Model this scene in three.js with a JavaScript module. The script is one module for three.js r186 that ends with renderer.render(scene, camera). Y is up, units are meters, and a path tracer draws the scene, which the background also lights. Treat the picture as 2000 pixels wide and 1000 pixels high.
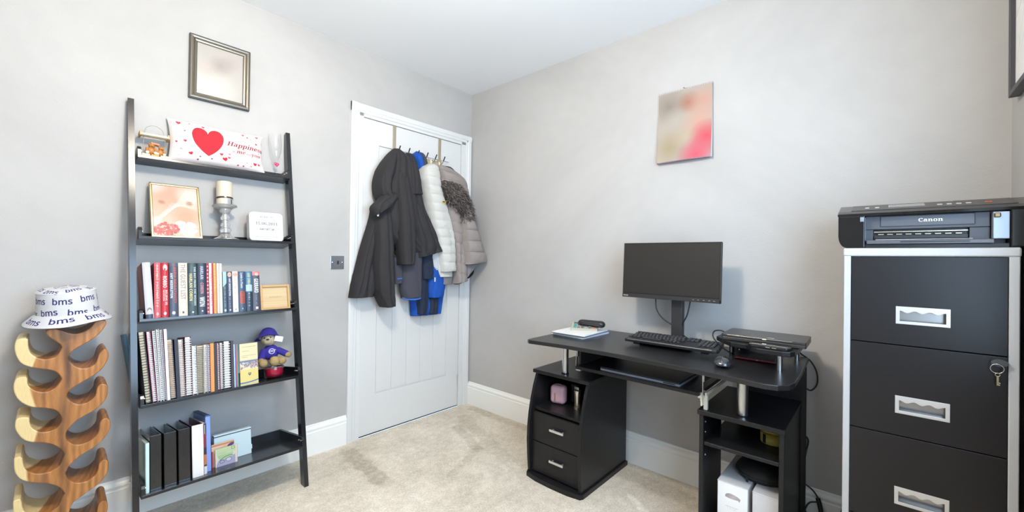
import * as THREE from 'three';
import { RoundedBoxGeometry } from 'three/addons/geometries/RoundedBoxGeometry.js';
import { mergeGeometries } from 'three/addons/utils/BufferGeometryUtils.js';
import { RectAreaLightUniformsLib } from 'three/addons/lights/RectAreaLightUniformsLib.js';
import { ImprovedNoise } from 'three/addons/math/ImprovedNoise.js';

// ---------------------------------------------------------------- camera, sky, lights, exposure
// The room: back wall z = 0 (door, ladder shelf), right wall x = 0 (desk), y up, metres.
const scene = new THREE.Scene();
const ROOM = { x0: -3.5, x1: 0, z0: 0, z1: 2.725, h: 2.4 };
const renderer = new THREE.WebGLRenderer({ antialias: true });
renderer.toneMapping = THREE.LinearToneMapping;
renderer.toneMappingExposure = 1.2;
renderer.shadowMap.enabled = true;
const camera = new THREE.PerspectiveCamera(63.7, 2, 0.02, 60);
camera.position.set(-2.1763, 1.1259, 2.3964);
{
  const yaw = 0.73069, pitch = 0.00648, roll = 0.014565;
  const f = new THREE.Vector3(Math.cos(yaw) * Math.cos(pitch), Math.sin(pitch), -Math.sin(yaw) * Math.cos(pitch));
  const r0 = new THREE.Vector3().crossVectors(f, new THREE.Vector3(0, 1, 0)).normalize();
  const u0 = new THREE.Vector3().crossVectors(r0, f);
  const r = r0.clone().multiplyScalar(Math.cos(roll)).addScaledVector(u0, Math.sin(roll));
  const u = u0.clone().multiplyScalar(Math.cos(roll)).addScaledVector(r0, -Math.sin(roll));
  camera.quaternion.setFromRotationMatrix(new THREE.Matrix4().makeBasis(r, u, f.clone().negate()));
}
scene.add(camera);
scene.background = new THREE.Color().setRGB(1.3, 1.8, 2.4);   // even, pale blue daylight sky outside the window
RectAreaLightUniformsLib.init();
const WINDOW = { x0: -2.25, x1: -0.85, y0: 0.78, y1: 2.1 };       // in the front wall, behind the camera
const daylight = new THREE.RectAreaLight(new THREE.Color().setRGB(0.54, 0.76, 1.0), 7.8, WINDOW.x1 - WINDOW.x0 - 0.1, WINDOW.y1 - WINDOW.y0 - 0.1);
daylight.name = 'window_daylight';
daylight.position.set((WINDOW.x0 + WINDOW.x1) / 2, (WINDOW.y0 + WINDOW.y1) / 2, ROOM.z1 + 0.03);
daylight.lookAt(daylight.position.x, daylight.position.y, 0);
scene.add(daylight);
const LAMP = new THREE.Vector3(-1.72, 2.22, 1.53);              // centre of the ceiling lamp's glass globe
const LAMP_COLOR = new THREE.Color().setRGB(1.0, 0.905, 0.76), LAMP_POWER = 5.2;

// ---------------------------------------------------------------- helpers
const V = (x, y, z) => new THREE.Vector3(x, y, z);
const rgb = (r, g, b) => new THREE.Color().setRGB(r, g, b);
let seed = 7;
const rnd = () => { seed = (seed * 1664525 + 1013904223) >>> 0; return seed / 4294967296; };
const rr = (a, b) => a + (b - a) * rnd();
const noise = new ImprovedNoise();
const std = (color, roughness = 0.6, metalness = 0, more = {}) => new THREE.MeshStandardMaterial({ color, roughness, metalness, ...more });
const phys = (color, roughness = 0.6, metalness = 0, more = {}) => new THREE.MeshPhysicalMaterial({ color, roughness, metalness, ...more });
const dim = (color, roughness, s, more = {}) => phys(color, roughness, 0, { specularIntensity: s, ...more });   // dull dark surfaces with a weak sheen
const taken = new Map();
function numbered(name) {
  const n = taken.get(name) || 0;
  taken.set(name, n + 1);
  return n ? name + '_' + String(n).padStart(3, '0') : name;
}
function mesh(name, geometry, material, parent) {
  const list = Array.isArray(geometry) ? merge(geometry) : geometry;
  const o = new THREE.Mesh(list, material);
  o.name = parent ? name : numbered(name);
  o.castShadow = o.receiveShadow = true;
  (parent || scene).add(o);
  return o;
}
function merge(list) {
  return mergeGeometries(list.map((g) => {
    const n = g.index ? g.toNonIndexed() : g.clone();
    for (const k of Object.keys(n.attributes)) if (!['position', 'normal', 'uv'].includes(k)) n.deleteAttribute(k);
    return n;
  }));
}
function thing(name, label, category, position = [0, 0, 0], group) {
  const o = new THREE.Group();
  o.name = numbered(name);
  o.position.set(...position);
  o.userData = { label, category };
  if (group) o.userData.group = group;
  scene.add(o);
  return o;
}
function structure(name, label) {
  const o = new THREE.Group();
  o.name = name; o.userData = { kind: 'structure', label };
  scene.add(o);
  return o;
}
function shell(name, label, geometry, material) {
  const o = mesh(name, geometry, material);
  o.userData = { kind: 'structure', label };
  return o;
}
function flip(g) {                 // turn the faces of a mirrored, unindexed geometry the right way round
  for (const a of Object.values(g.attributes)) for (let i = 0; i < a.count; i += 3) for (let k = 0; k < a.itemSize; k++) { const p = (i + 1) * a.itemSize + k, q = (i + 2) * a.itemSize + k, v = a.array[p]; a.array[p] = a.array[q]; a.array[q] = v; }
  return g;
}
const at = (g, x = 0, y = 0, z = 0) => g.translate(x, y, z);
const box = (w, h, d, x = 0, y = 0, z = 0) => at(new THREE.BoxGeometry(w, h, d), x, y, z);
const rbox = (w, h, d, x = 0, y = 0, z = 0, r = 0.003, s = 2) => at(new RoundedBoxGeometry(w, h, d, s, Math.min(r, w / 2.01, h / 2.01, d / 2.01)), x, y, z);
const span = (x0, x1, y0, y1, z0, z1, r = 0.002) => (r ? rbox(x1 - x0, y1 - y0, z1 - z0, (x0 + x1) / 2, (y0 + y1) / 2, (z0 + z1) / 2, r, 1) : box(x1 - x0, y1 - y0, z1 - z0, (x0 + x1) / 2, (y0 + y1) / 2, (z0 + z1) / 2));
const cyl = (r0, r1, h, x = 0, y = 0, z = 0, n = 28) => at(new THREE.CylinderGeometry(r1, r0, h, n), x, y + h / 2, z);
const ball = (r, x = 0, y = 0, z = 0, sx = 1, sy = 1, sz = 1, n = 20) => at(new THREE.SphereGeometry(r, n, Math.ceil(n * 0.7)).scale(sx, sy, sz), x, y, z);
const lathe = (points, n = 40) => new THREE.LatheGeometry(points.map(([a, b]) => new THREE.Vector2(a, b)), n);
function tube(points, radius, n = 40, m = 8, closed = false) {
  const c = new THREE.CatmullRomCurve3(points.map((q) => V(...q)), closed, 'centripetal');
  return new THREE.TubeGeometry(c, n, radius, m, closed);
}
function rod(a, b, r, n = 10) {
  const d = V(...b).sub(V(...a)), g = new THREE.CylinderGeometry(r, r, d.length(), n);
  g.applyQuaternion(new THREE.Quaternion().setFromUnitVectors(V(0, 1, 0), d.clone().normalize()));
  return g.translate((a[0] + b[0]) / 2, (a[1] + b[1]) / 2, (a[2] + b[2]) / 2);
}
function poly(points, curved = false) {
  const s = new THREE.Shape();
  if (curved) { s.moveTo(...points[0]); s.splineThru(points.slice(1).concat([points[0]]).map((q) => new THREE.Vector2(...q))); return s; }
  points.forEach((q, i) => (i ? s.lineTo(...q) : s.moveTo(...q)));
  s.closePath();
  return s;
}
const extrude = (shape, depth, bevel = 0.002, seg = 2, curve = 12) => new THREE.ExtrudeGeometry(shape, { depth: depth - 2 * bevel, bevelEnabled: bevel > 0, bevelThickness: bevel, bevelSize: bevel, bevelOffset: -bevel, bevelSegments: seg, curveSegments: curve }).translate(0, 0, bevel);
function rrect(w, h, r, cx = 0, cy = 0) {
  const s = new THREE.Shape(), x = cx - w / 2, y = cy - h / 2;
  s.moveTo(x + r, y); s.lineTo(x + w - r, y); s.absarc(x + w - r, y + r, r, -Math.PI / 2, 0); s.lineTo(x + w, y + h - r); s.absarc(x + w - r, y + h - r, r, 0, Math.PI / 2);
  s.lineTo(x + r, y + h); s.absarc(x + r, y + h - r, r, Math.PI / 2, Math.PI); s.lineTo(x, y + r); s.absarc(x + r, y + r, r, Math.PI, 1.5 * Math.PI);
  return s;
}
// plan (x, z) outline extruded upwards from y0 to y1
const slab = (points, y0, y1, bevel = 0.003, curved = false) => extrude(Array.isArray(points) ? poly(points.map(([x, z]) => [x, -z]), curved) : points, y1 - y0, bevel).rotateX(-Math.PI / 2).translate(0, y0, 0);
function canvas(w, h, draw, color = true) {
  const c = document.createElement('canvas');
  c.width = w; c.height = h;
  draw(c.getContext('2d'), w, h);
  const t = new THREE.CanvasTexture(c);
  if (color) t.colorSpace = THREE.SRGBColorSpace;
  t.wrapS = t.wrapT = THREE.RepeatWrapping;
  return t;
}
function field(n, fn, color = false) {       // square data texture from fn(u, v) -> [r, g, b] in 0..1
  const d = new Uint8Array(n * n * 4);
  for (let y = 0; y < n; y++) for (let x = 0; x < n; x++) {
    const c = fn(x / n, y / n), i = (y * n + x) * 4;
    for (let k = 0; k < 3; k++) d[i + k] = Math.max(0, Math.min(255, c[k] * 255));
    d[i + 3] = 255;
  }
  const t = new THREE.DataTexture(d, n, n);
  t.magFilter = THREE.LinearFilter; t.minFilter = THREE.LinearMipmapLinearFilter; t.generateMipmaps = true;
  t.wrapS = t.wrapT = THREE.RepeatWrapping; t.needsUpdate = true;
  if (color) t.colorSpace = THREE.SRGBColorSpace;
  return t;
}
// noise that tiles over the unit square
const tile = (u, v, f, s = 0) => {
  const a = Math.PI * 2;
  return noise.noise(Math.cos(u * a) * f / a + s, Math.sin(u * a) * f / a + Math.cos(v * a) * f / a * 1.3 + 9.1, Math.sin(v * a) * f / a - s);
};
function uvPlan(g, ax, ay, scale = 1, ox = 0, oy = 0) {   // uv in metres from two of the position's axes
  const p = g.attributes.position, uv = new Float32Array(p.count * 2);
  for (let i = 0; i < p.count; i++) { uv[2 * i] = (p['get' + ax](i) - ox) * scale; uv[2 * i + 1] = (p['get' + ay](i) - oy) * scale; }
  g.setAttribute('uv', new THREE.BufferAttribute(uv, 2));
  return g;
}
function uvBoxMetres(g) {          // uv in metres by the dominant axis of each vertex normal
  const n = g.index ? g.toNonIndexed() : g, p = n.attributes.position, m = n.attributes.normal, uv = new Float32Array(p.count * 2);
  for (let i = 0; i < p.count; i++) {
    const ax = Math.abs(m.getX(i)), ay = Math.abs(m.getY(i)), az = Math.abs(m.getZ(i));
    const [u, v] = ay > ax && ay > az ? [p.getX(i), p.getZ(i)] : ax > az ? [p.getZ(i), p.getY(i)] : [p.getX(i), p.getY(i)];
    uv[2 * i] = u; uv[2 * i + 1] = v;
  }
  n.setAttribute('uv', new THREE.BufferAttribute(uv, 2));
  return n;
}

// ---------------------------------------------------------------- materials of the room
const paintBump = field(256, (u, v) => { const k = 0.5 + 0.25 * tile(u, v, 60) + 0.25 * tile(u, v, 110, 3); return [k, k, k]; });
const paintMap = field(256, (u, v) => { const k = 0.965 + 0.03 * tile(u, v, 5, 2) + 0.012 * tile(u, v, 30, 5); return [k, k, k * 0.998]; }, true);
paintBump.repeat.set(3, 3); paintMap.repeat.set(0.5, 0.5);
const wallPaint = std(rgb(0.475, 0.46, 0.45), 0.75, 0, { map: paintMap, bumpMap: paintBump, bumpScale: 0.0006 });
const ceilingPaint = std(rgb(0.86, 0.86, 0.86), 0.85, 0, { bumpMap: paintBump, bumpScale: 0.0006 });
const gloss = std(rgb(0.69, 0.69, 0.685), 0.32);
const skirtPaint = std(rgb(0.84, 0.83, 0.80), 0.35, 0, { side: THREE.DoubleSide });
const doorPaint = std(rgb(0.67, 0.665, 0.655), 0.42);

// ---------------------------------------------------------------- structure
{
  const T = 0.12, h = ROOM.h, D = { x0: -0.93, x1: -0.075, y1: 2.02 };
  // carpet: map over the whole room, with the brushed marks the pile shows, and a fine bump
  const W = ROOM.x1 - ROOM.x0, L = ROOM.z1 - ROOM.z0;
  const carpetMap = canvas(1400, 1090, (c, w, hh) => {
    const im = c.createImageData(w, hh), X = (u) => ROOM.x0 + u * W, Z = (v) => v * L;
    const strokes = [[-1.02, 0.10, -1.06, 0.52, 0.055, 0.13], [-0.36, 0.30, -0.48, 0.62, 0.045, 0.09], [-0.47, 0.62, -0.78, 0.74, 0.03, 0.07], [-0.06, 0.14, -0.06, 0.98, 0.05, 0.10], [-0.22, 0.2, -0.5, 0.95, 0.06, 0.06], [-0.7, 0.85, -1.0, 1.0, 0.05, 0.05], [-0.32, 1.52, -0.5, 1.75, 0.025, -0.09], [-0.62, 1.45, -0.72, 1.8, 0.03, -0.07], [-0.14, 1.4, -0.16, 1.86, 0.07, 0.07], [-1.3, 0.7, -0.95, 1.1, 0.06, -0.04]];
    for (let j = 0; j < hh; j++) for (let i = 0; i < w; i++) {
      const x = X(i / w), z = Z(j / hh);
      let k = 0.05 * noise.noise(x * 3.1, z * 3.1, 1) + 0.05 * noise.noise(x * 8, z * 7, 4) + 0.045 * noise.noise(x * 27, z * 30, 2) + 0.06 * noise.noise(x * 110, z * 110, 3) + (rnd() - 0.5) * 0.12;
      for (const [ax, az, bx, bz, r, a] of strokes) {
        const dx = bx - ax, dz = bz - az, t = Math.max(0, Math.min(1, ((x - ax) * dx + (z - az) * dz) / (dx * dx + dz * dz)));
        const e = Math.hypot(x - ax - t * dx, z - az - t * dz) / (r * (1 + 0.5 * noise.noise(x * 18, z * 18, 7)));
        if (e < 1) k -= a * Math.min(1, (1 - e) * 2.4) * (0.75 + 0.5 * noise.noise(x * 40, z * 40, 5));
      }
      const o = (j * w + i) * 4;
      im.data[o] = 255 * (0.87 + k); im.data[o + 1] = 255 * (0.825 + k); im.data[o + 2] = 255 * (0.755 + k * 1.05); im.data[o + 3] = 255;
    }
    c.putImageData(im, 0, 0);
  });
  carpetMap.flipY = false; carpetMap.wrapS = carpetMap.wrapT = THREE.ClampToEdgeWrapping;
  const pile = field(256, (u, v) => { const k = 0.5 + 0.3 * tile(u, v, 90, 1) + 0.3 * (rnd() - 0.5); return [k, k, k]; });
  pile.repeat.set(26, 20);
  const carpet = std(0xffffff, 0.98, 0, { map: carpetMap, bumpMap: pile, bumpScale: 0.004 });
  const fg = box(W, 0.06, L, (ROOM.x0 + ROOM.x1) / 2, -0.03, L / 2);
  { const p = fg.attributes.position, uv = fg.attributes.uv; for (let i = 0; i < p.count; i++) uv.setXY(i, (p.getX(i) - ROOM.x0) / W, p.getZ(i) / L); }
  shell('floor', 'beige cut pile carpet with brushed marks', fg, carpet);
  shell('ceiling', 'plain white painted ceiling', uvBoxMetres(box(W + 2 * T, 0.1, L + 2 * T, (ROOM.x0 + ROOM.x1) / 2, h + 0.05, L / 2)), ceilingPaint);
  const wb = [span(ROOM.x0 - T, D.x0, 0, h, -T, 0, 0), span(D.x0, D.x1, D.y1, h, -T, 0, 0), span(D.x1, T, 0, h, -T, 0, 0)];
  shell('wall_back', 'light grey painted wall with the door', uvBoxMetres(merge(wb)), wallPaint);
  shell('wall_right', 'light grey painted wall behind the desk', uvBoxMetres(span(0, T, 0, h, 0, L + T, 0)), wallPaint);
  shell('wall_left', 'light grey painted wall', uvBoxMetres(span(ROOM.x0 - T, ROOM.x0, 0, h, 0, L + T, 0)), wallPaint);
  const q = WINDOW;
  shell('wall_front', 'light grey painted wall with the window', uvBoxMetres(merge([span(ROOM.x0, q.x0, 0, h, L, L + T, 0), span(q.x1, 0, 0, h, L, L + T, 0), span(q.x0, q.x1, 0, q.y0, L, L + T, 0), span(q.x0, q.x1, q.y1, h, L, L + T, 0)])), wallPaint);
  // window behind the camera
  const win = structure('window_1', 'white framed casement window');
  mesh('window_frame', [span(q.x0, q.x1, q.y0, q.y0 + 0.05, L + 0.05, L + 0.11), span(q.x0, q.x1, q.y1 - 0.05, q.y1, L + 0.05, L + 0.11), span(q.x0, q.x0 + 0.05, q.y0, q.y1, L + 0.05, L + 0.11), span(q.x1 - 0.05, q.x1, q.y0, q.y1, L + 0.05, L + 0.11), span((q.x0 + q.x1) / 2 - 0.03, (q.x0 + q.x1) / 2 + 0.03, q.y0, q.y1, L + 0.05, L + 0.11)], gloss, win);
  for (const s of [0, 1]) { const m = (q.x0 + q.x1) / 2; mesh('pane', span(s ? m + 0.03 : q.x0 + 0.05, s ? q.x1 - 0.05 : m - 0.03, q.y0 + 0.05, q.y1 - 0.05, L + 0.078, L + 0.082, 0), phys(0xffffff, 0.02, 0, { transmission: 1, thickness: 0, ior: 1.5 }), win); }
  mesh('window_sill', span(q.x0 - 0.04, q.x1 + 0.04, q.y0 - 0.025, q.y0, L - 0.06, L + 0.06, 0.006), gloss, win);
  // skirting: profile (out from the wall, up)
  const prof = [[0, 0], [0.016, 0], [0.016, 0.128], [0.0135, 0.132], [0.0135, 0.1385], [0.0155, 0.142], [0.0155, 0.148], [0.0125, 0.154], [0.0085, 0.160], [0.0065, 0.168], [0, 0.1705]];
  const skirt = (len) => new THREE.ExtrudeGeometry(poly(prof), { depth: len, bevelEnabled: false });
  const B = (name, g) => shell(name, 'white moulded skirting board', g, skirtPaint);
  B('baseboard_back', flip(skirt(-0.983 - ROOM.x0).rotateY(Math.PI / 2).scale(1, 1, -1).translate(ROOM.x0, 0, 0)));
  B('baseboard_right', flip(skirt(L - 0.016).scale(-1, 1, 1).translate(0, 0, 0.016)));
  B('baseboard_left', skirt(L).translate(ROOM.x0, 0, 0));
  B('baseboard_front', skirt(W).rotateY(Math.PI / 2).translate(ROOM.x0, 0, L));
  gloss.side = THREE.DoubleSide;
}
// door with casing
{
  const door = structure('door_1', 'white cottage style door with a grooved plank panel and moulded frame');
  const casing = (x0, x1, y1) => {     // architrave: stepped profile, mitred visually by overlap at the corners
    const prof = [[0, 0], [0.054, 0], [0.054, 0.011], [0.046, 0.0135], [0.036, 0.0135], [0.033, 0.0165], [0.026, 0.0175], [0.009, 0.0185], [0.004, 0.017], [0, 0.012]];
    const cut = (len) => new THREE.ExtrudeGeometry(poly(prof), { depth: len, bevelEnabled: false });
    const left = cut(y1).rotateX(-Math.PI / 2).scale(1, 1, -1).translate(x0, 0, 0);
    const right = cut(y1).rotateX(-Math.PI / 2).scale(-1, 1, -1).translate(x1, 0, 0);
    const top = cut(x1 - x0).rotateX(-Math.PI / 2).scale(1, 1, -1).rotateZ(-Math.PI / 2).translate(x0, y1, 0);
    return [left, right, top].map((g) => { g.computeVertexNormals(); return g; });
  };
  const frame = gloss.clone(); frame.side = THREE.DoubleSide;
  const cs = casing(-0.983, -0.006, 2.066);
  mesh('casing', cs, frame, door);
  mesh('door_lining', [span(-0.932, -0.9, 0, 2.02, -0.1, 0.006, 0.001), span(-0.1, -0.058, 0, 2.02, -0.1, 0.006, 0.001), span(-0.932, -0.058, 1.992, 2.022, -0.1, 0.006, 0.001)], gloss, door);
  mesh('threshold', span(-0.93, -0.07, 0, 0.004, -0.1, -0.004, 0), std(rgb(0.05, 0.045, 0.04), 0.9), door);
  const X0 = -0.898, X1 = -0.103, Y0 = 0.008, Y1 = 1.989, P = { x0: -0.79, x1: -0.216, y0: 0.25, y1: 1.836 };
  const leaf = mesh('door_leaf', [span(X0, P.x0, Y0, Y1, -0.038, -0.002, 0.0015), span(P.x1, X1, Y0, Y1, -0.038, -0.002, 0.0015), span(P.x0 - 0.001, P.x1 + 0.001, Y0, P.y0, -0.038, -0.002, 0.0015), span(P.x0 - 0.001, P.x1 + 0.001, P.y1, Y1, -0.038, -0.002, 0.0015)], doorPaint, door);
  const n = 5, w = (P.x1 - P.x0 - 0.012) / n;
  for (let i = 0; i < n; i++) mesh('plank', rbox(w - 0.0022, P.y1 - P.y0 - 0.012, 0.026, P.x0 + 0.006 + w * (i + 0.5), (P.y0 + P.y1) / 2, -0.021, 0.003, 1), doorPaint, leaf);
  mesh('panel_back', span(P.x0, P.x1, P.y0, P.y1, -0.036, -0.012, 0), doorPaint, leaf);
  const steel = std(rgb(0.72, 0.71, 0.69), 0.3, 1);
  for (const y of [0.2, 1.0]) mesh('hinge', [cyl(0.0045, 0.0045, 0.075, -0.1, y - 0.037, 0.001, 12), span(-0.11, -0.1, y - 0.037, y + 0.037, -0.003, -0.0005, 0)], steel, door);
}

// ---------------------------------------------------------------- ceiling lamp (above the frame, in the middle of the room)
{
  const t = thing('ceiling_lamp', 'white glass globe lamp on a short stem at the ceiling', 'lamp', [LAMP.x, LAMP.y, LAMP.z]);
  mesh('ceiling_rose', cyl(0.05, 0.05, 0.022, 0, ROOM.h - LAMP.y - 0.022, 0), gloss, t);
  mesh('stem', cyl(0.012, 0.012, 0.07, 0, 0.08, 0, 12), std(rgb(0.6, 0.6, 0.6), 0.3, 1), t);
  mesh('lamp_globe', ball(0.095, 0, 0, 0, 1, 1, 1, 28), std(0xffffff, 0.4, 0, { emissive: LAMP_COLOR, emissiveIntensity: 1.2 }), t);
  const light = new THREE.PointLight(LAMP_COLOR, LAMP_POWER, 0, 2);
  light.position.copy(LAMP); light.name = 'ceiling_lamp_light';
  light.castShadow = true; light.shadow.radius = 4.6; light.shadow.mapSize.set(2048, 2048); light.shadow.bias = -0.002;
  scene.add(light);
}

// ---------------------------------------------------------------- things on the walls
const softPrint = (w, h, base, blobs) => canvas(w, h, (c) => {
  c.fillStyle = base; c.fillRect(0, 0, w, h);
  for (const [x, y, r, col] of blobs) { const g = c.createRadialGradient(x * w, y * h, 0, x * w, y * h, r * w); g.addColorStop(0, col); g.addColorStop(1, col.replace(/[\d.]+\)$/, '0)')); c.fillStyle = g; c.fillRect(0, 0, w, h); }
});
// lettering too small to read: rows of pen strokes of the right size
function scribble(c, x0, x1, y, h, color, step = 8, slant = false) {
  c.strokeStyle = color; c.lineWidth = Math.max(1.5, h * 0.13); c.lineCap = 'round';
  for (let x = x0; x < x1; x += step * (0.8 + rnd() * 0.5)) {
    if (rnd() < 0.1) continue;
    const u = rnd(), q = h * (u < 0.3 ? 1 : 0.66), s = slant ? h * 0.25 : 0;
    c.beginPath(); c.moveTo(x, y); c.lineTo(x + s, y - q); if (u > 0.35) c.lineTo(x + s + step * 0.55, y - q * 0.9); if (u > 0.6) c.lineTo(x + step * 0.6, y - q * 0.1); c.stroke();
  }
}
{
  const W = 0.243, H = 0.295, t = thing('picture_frame', 'pewter and black picture frame hanging on the wall above the ladder shelf', 'picture frame', [-1.6445, 2.0, 0.001]);
  // moulding: swept rectangle with a scooped profile
  const prof = [[0, 0], [0, 0.014], [0.003, 0.02], [0.008, 0.0215], [0.014, 0.0195], [0.02, 0.014], [0.026, 0.0125], [0.029, 0.0095], [0.029, 0]];
  const pos = [], idx = [], N = prof.length, C = [[-1, -1], [1, -1], [1, 1], [-1, 1]];
  for (const [sx, sy] of C) for (const [a, z] of prof) pos.push(sx * (W / 2 - a), sy * (H / 2 - a), z);
  for (let k = 0; k < 4; k++) for (let i = 0; i < N - 1; i++) { const a = k * N + i, b = ((k + 1) % 4) * N + i; idx.push(a, b, a + 1, b, b + 1, a + 1); }
  const g = new THREE.BufferGeometry(); g.setAttribute('position', new THREE.Float32BufferAttribute(pos, 3)); g.setIndex(idx);
  const flat = g.toNonIndexed(); flat.computeVertexNormals(); flat.setAttribute('uv', new THREE.Float32BufferAttribute(new Float32Array(flat.attributes.position.count * 2), 2));
  mesh('moulding', flat, std(rgb(0.2, 0.18, 0.145), 0.34, 0.8, { side: THREE.DoubleSide }), t);
  mesh('outer_edge', [span(-W / 2 - 0.0015, -W / 2 + 0.001, -H / 2, H / 2, 0, 0.014, 0), span(W / 2 - 0.001, W / 2 + 0.0015, -H / 2, H / 2, 0, 0.014, 0), span(-W / 2, W / 2, -H / 2 - 0.0015, -H / 2 + 0.001, 0, 0.014, 0), span(-W / 2, W / 2, H / 2 - 0.001, H / 2 + 0.0015, 0, 0.014, 0)], std(rgb(0.015, 0.015, 0.017), 0.45), t);
  const tex = softPrint(128, 160, '#d9d2cb', [[0.5, 0.35, 0.3, 'rgba(178,165,160,0.75)'], [0.7, 0.25, 0.25, 'rgba(200,185,180,0.6)'], [0.25, 0.55, 0.3, 'rgba(196,186,182,0.55)'], [0.2, 0.45, 0.2, 'rgba(225,205,200,0.6)'], [0.5, 0.8, 0.45, 'rgba(232,228,220,0.8)']]);
  mesh('print', new THREE.PlaneGeometry(W - 0.054, H - 0.054).translate(0, 0, 0.0065), std(rgb(0.58, 0.57, 0.56), 0.7, 0, { map: tex }), t);
  mesh('glazing', box(W - 0.056, H - 0.056, 0.0016, 0, 0, 0.0085), phys(0xffffff, 0.05, 0, { transmission: 1, thickness: 0, ior: 1.45 }), t);
  mesh('backing_board', box(W - 0.05, H - 0.05, 0.004, 0, 0, 0.003), std(rgb(0.2, 0.16, 0.12), 0.9), t);
}
{
  // wall calendar on the right wall, sheets hanging slightly curled away from the wall
  const t = thing('wall_calendar', 'wire bound photo calendar with a pink and beige picture hanging on the wall', 'calendar', [-0.002, 1.83, 1.636]);
  t.rotation.set(0, -Math.PI / 2, 0);           // local x runs along +z, local z towards the room
  const W = 0.268, H = 0.372;
  const tex = softPrint(160, 224, '#cbbfb4', [[0.2, 0.2, 0.4, 'rgba(158,146,136,0.95)'], [0.58, 0.2, 0.24, 'rgba(186,112,88,0.9)'], [0.85, 0.22, 0.35, 'rgba(226,168,150,0.9)'], [0.35, 0.42, 0.3, 'rgba(206,198,188,0.9)'], [0.8, 0.5, 0.4, 'rgba(232,176,156,0.9)'], [0.22, 0.8, 0.35, 'rgba(188,170,132,0.9)'], [0.92, 0.72, 0.36, 'rgba(236,60,84,1)'], [0.75, 0.95, 0.38, 'rgba(238,70,104,1)'], [0.5, 0.68, 0.25, 'rgba(212,194,164,0.8)']]);
  const sheet = (z0, curl, ox, m, name, h = H) => {
    const g = new THREE.BoxGeometry(W, h, 0.0012, 12, 16, 1), p = g.attributes.position;
    for (let i = 0; i < p.count; i++) { const v = 0.5 - p.getY(i) / h, u = p.getX(i) / W; p.setZ(i, p.getZ(i) + z0 + curl * v * v + 0.004 * v * Math.sin(u * 7 + 1)); p.setX(i, p.getX(i) + ox * v); }
    g.computeVertexNormals();
    return mesh(name, g, m, t);
  };
  const paper = std(rgb(0.5, 0.48, 0.48), 0.75), magenta = std(rgb(0.4, 0.07, 0.13), 0.7);
  sheet(0.004, 0.012, -0.006, magenta, 'page', H + 0.004);
  sheet(0.0065, 0.016, 0.003, paper, 'page', H + 0.001);
  sheet(0.009, 0.019, -0.002, std(rgb(0.55, 0.54, 0.53), 0.55, 0, { map: tex }), 'picture_page', H - 0.004);
  const coil = [];
  for (let i = 0; i < 34; i++) { const x = -W / 2 + 0.008 + i * (W - 0.016) / 33; if (Math.abs(x + 0.005) > 0.018) coil.push(at(new THREE.TorusGeometry(0.005, 0.0007, 5, 10).rotateY(Math.PI / 2), x, H / 2 - 0.002, 0.007)); }
  mesh('wire_binding', coil, std(rgb(0.85, 0.85, 0.85), 0.35, 0.6), t);
  mesh('hanger', [tube([[-0.023, H / 2 - 0.002, 0.008], [-0.014, H / 2 + 0.004, 0.008], [-0.005, H / 2 + 0.008, 0.007], [0.004, H / 2 + 0.004, 0.008], [0.013, H / 2 - 0.002, 0.008]], 0.0012, 20, 6)], std(rgb(0.6, 0.6, 0.6), 0.35, 0.8), t);
  mesh('nail', cyl(0.0016, 0.0016, 0.02, 0, 0, 0, 8).rotateX(Math.PI / 2).translate(-0.005, H / 2 + 0.0065, 0), std(rgb(0.6, 0.6, 0.6), 0.35, 0.9), t);
}
{
  // framed print on the front wall, only its lower corner in view
  const t = thing('picture_frame', 'slim charcoal picture frame with a pale print hanging on the wall beside the printer', 'picture frame', [-0.27, 1.97, ROOM.z1 - 0.001]);
  t.rotation.y = Math.PI;
  const W = 0.32, H = 0.6, d = 0.024, e = 0.018, black = std(rgb(0.045, 0.043, 0.05), 0.45);
  for (const s of [-1, 1]) { mesh('frame_side', rbox(e, H, d, s * (W / 2 - e / 2), 0, d / 2, 0.002), black, t); mesh('frame_rail', rbox(W - 2 * e, e, d, 0, s * (H / 2 - e / 2), d / 2, 0.002), black, t); }
  const tex = canvas(128, 160, (c, w, h) => { c.fillStyle = '#e3e2df'; c.fillRect(0, 0, w, h); c.strokeStyle = 'rgba(150,152,156,0.5)'; for (let i = 0; i < 14; i++) { c.beginPath(); c.moveTo(rnd() * w, rnd() * h); c.lineTo(rnd() * w, rnd() * h); c.stroke(); } });
  mesh('print', box(W - 2 * e, H - 2 * e, 0.003, 0, 0, 0.01), std(0xffffff, 0.6, 0, { map: tex }), t);
}
{
  const t = thing('light_switch', 'polished chrome light switch plate beside the door', 'light switch', [-1.052, 1.089, 0]);
  const chrome = std(rgb(0.78, 0.77, 0.8), 0.22, 1);
  mesh('plate', rbox(0.083, 0.08, 0.006, 0, 0, 0.003, 0.0025, 3), chrome, t);
  mesh('rocker', rbox(0.01, 0.021, 0.006, 0.002, 0, 0.007, 0.0015), std(rgb(0.02, 0.02, 0.022), 0.35), t).rotation.x = 0.12;
  for (const s of [-1, 1]) mesh('screw', ball(0.0045, s * 0.0295, 0, 0.006, 1, 1, 0.45, 14), chrome, t);
}

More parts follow.
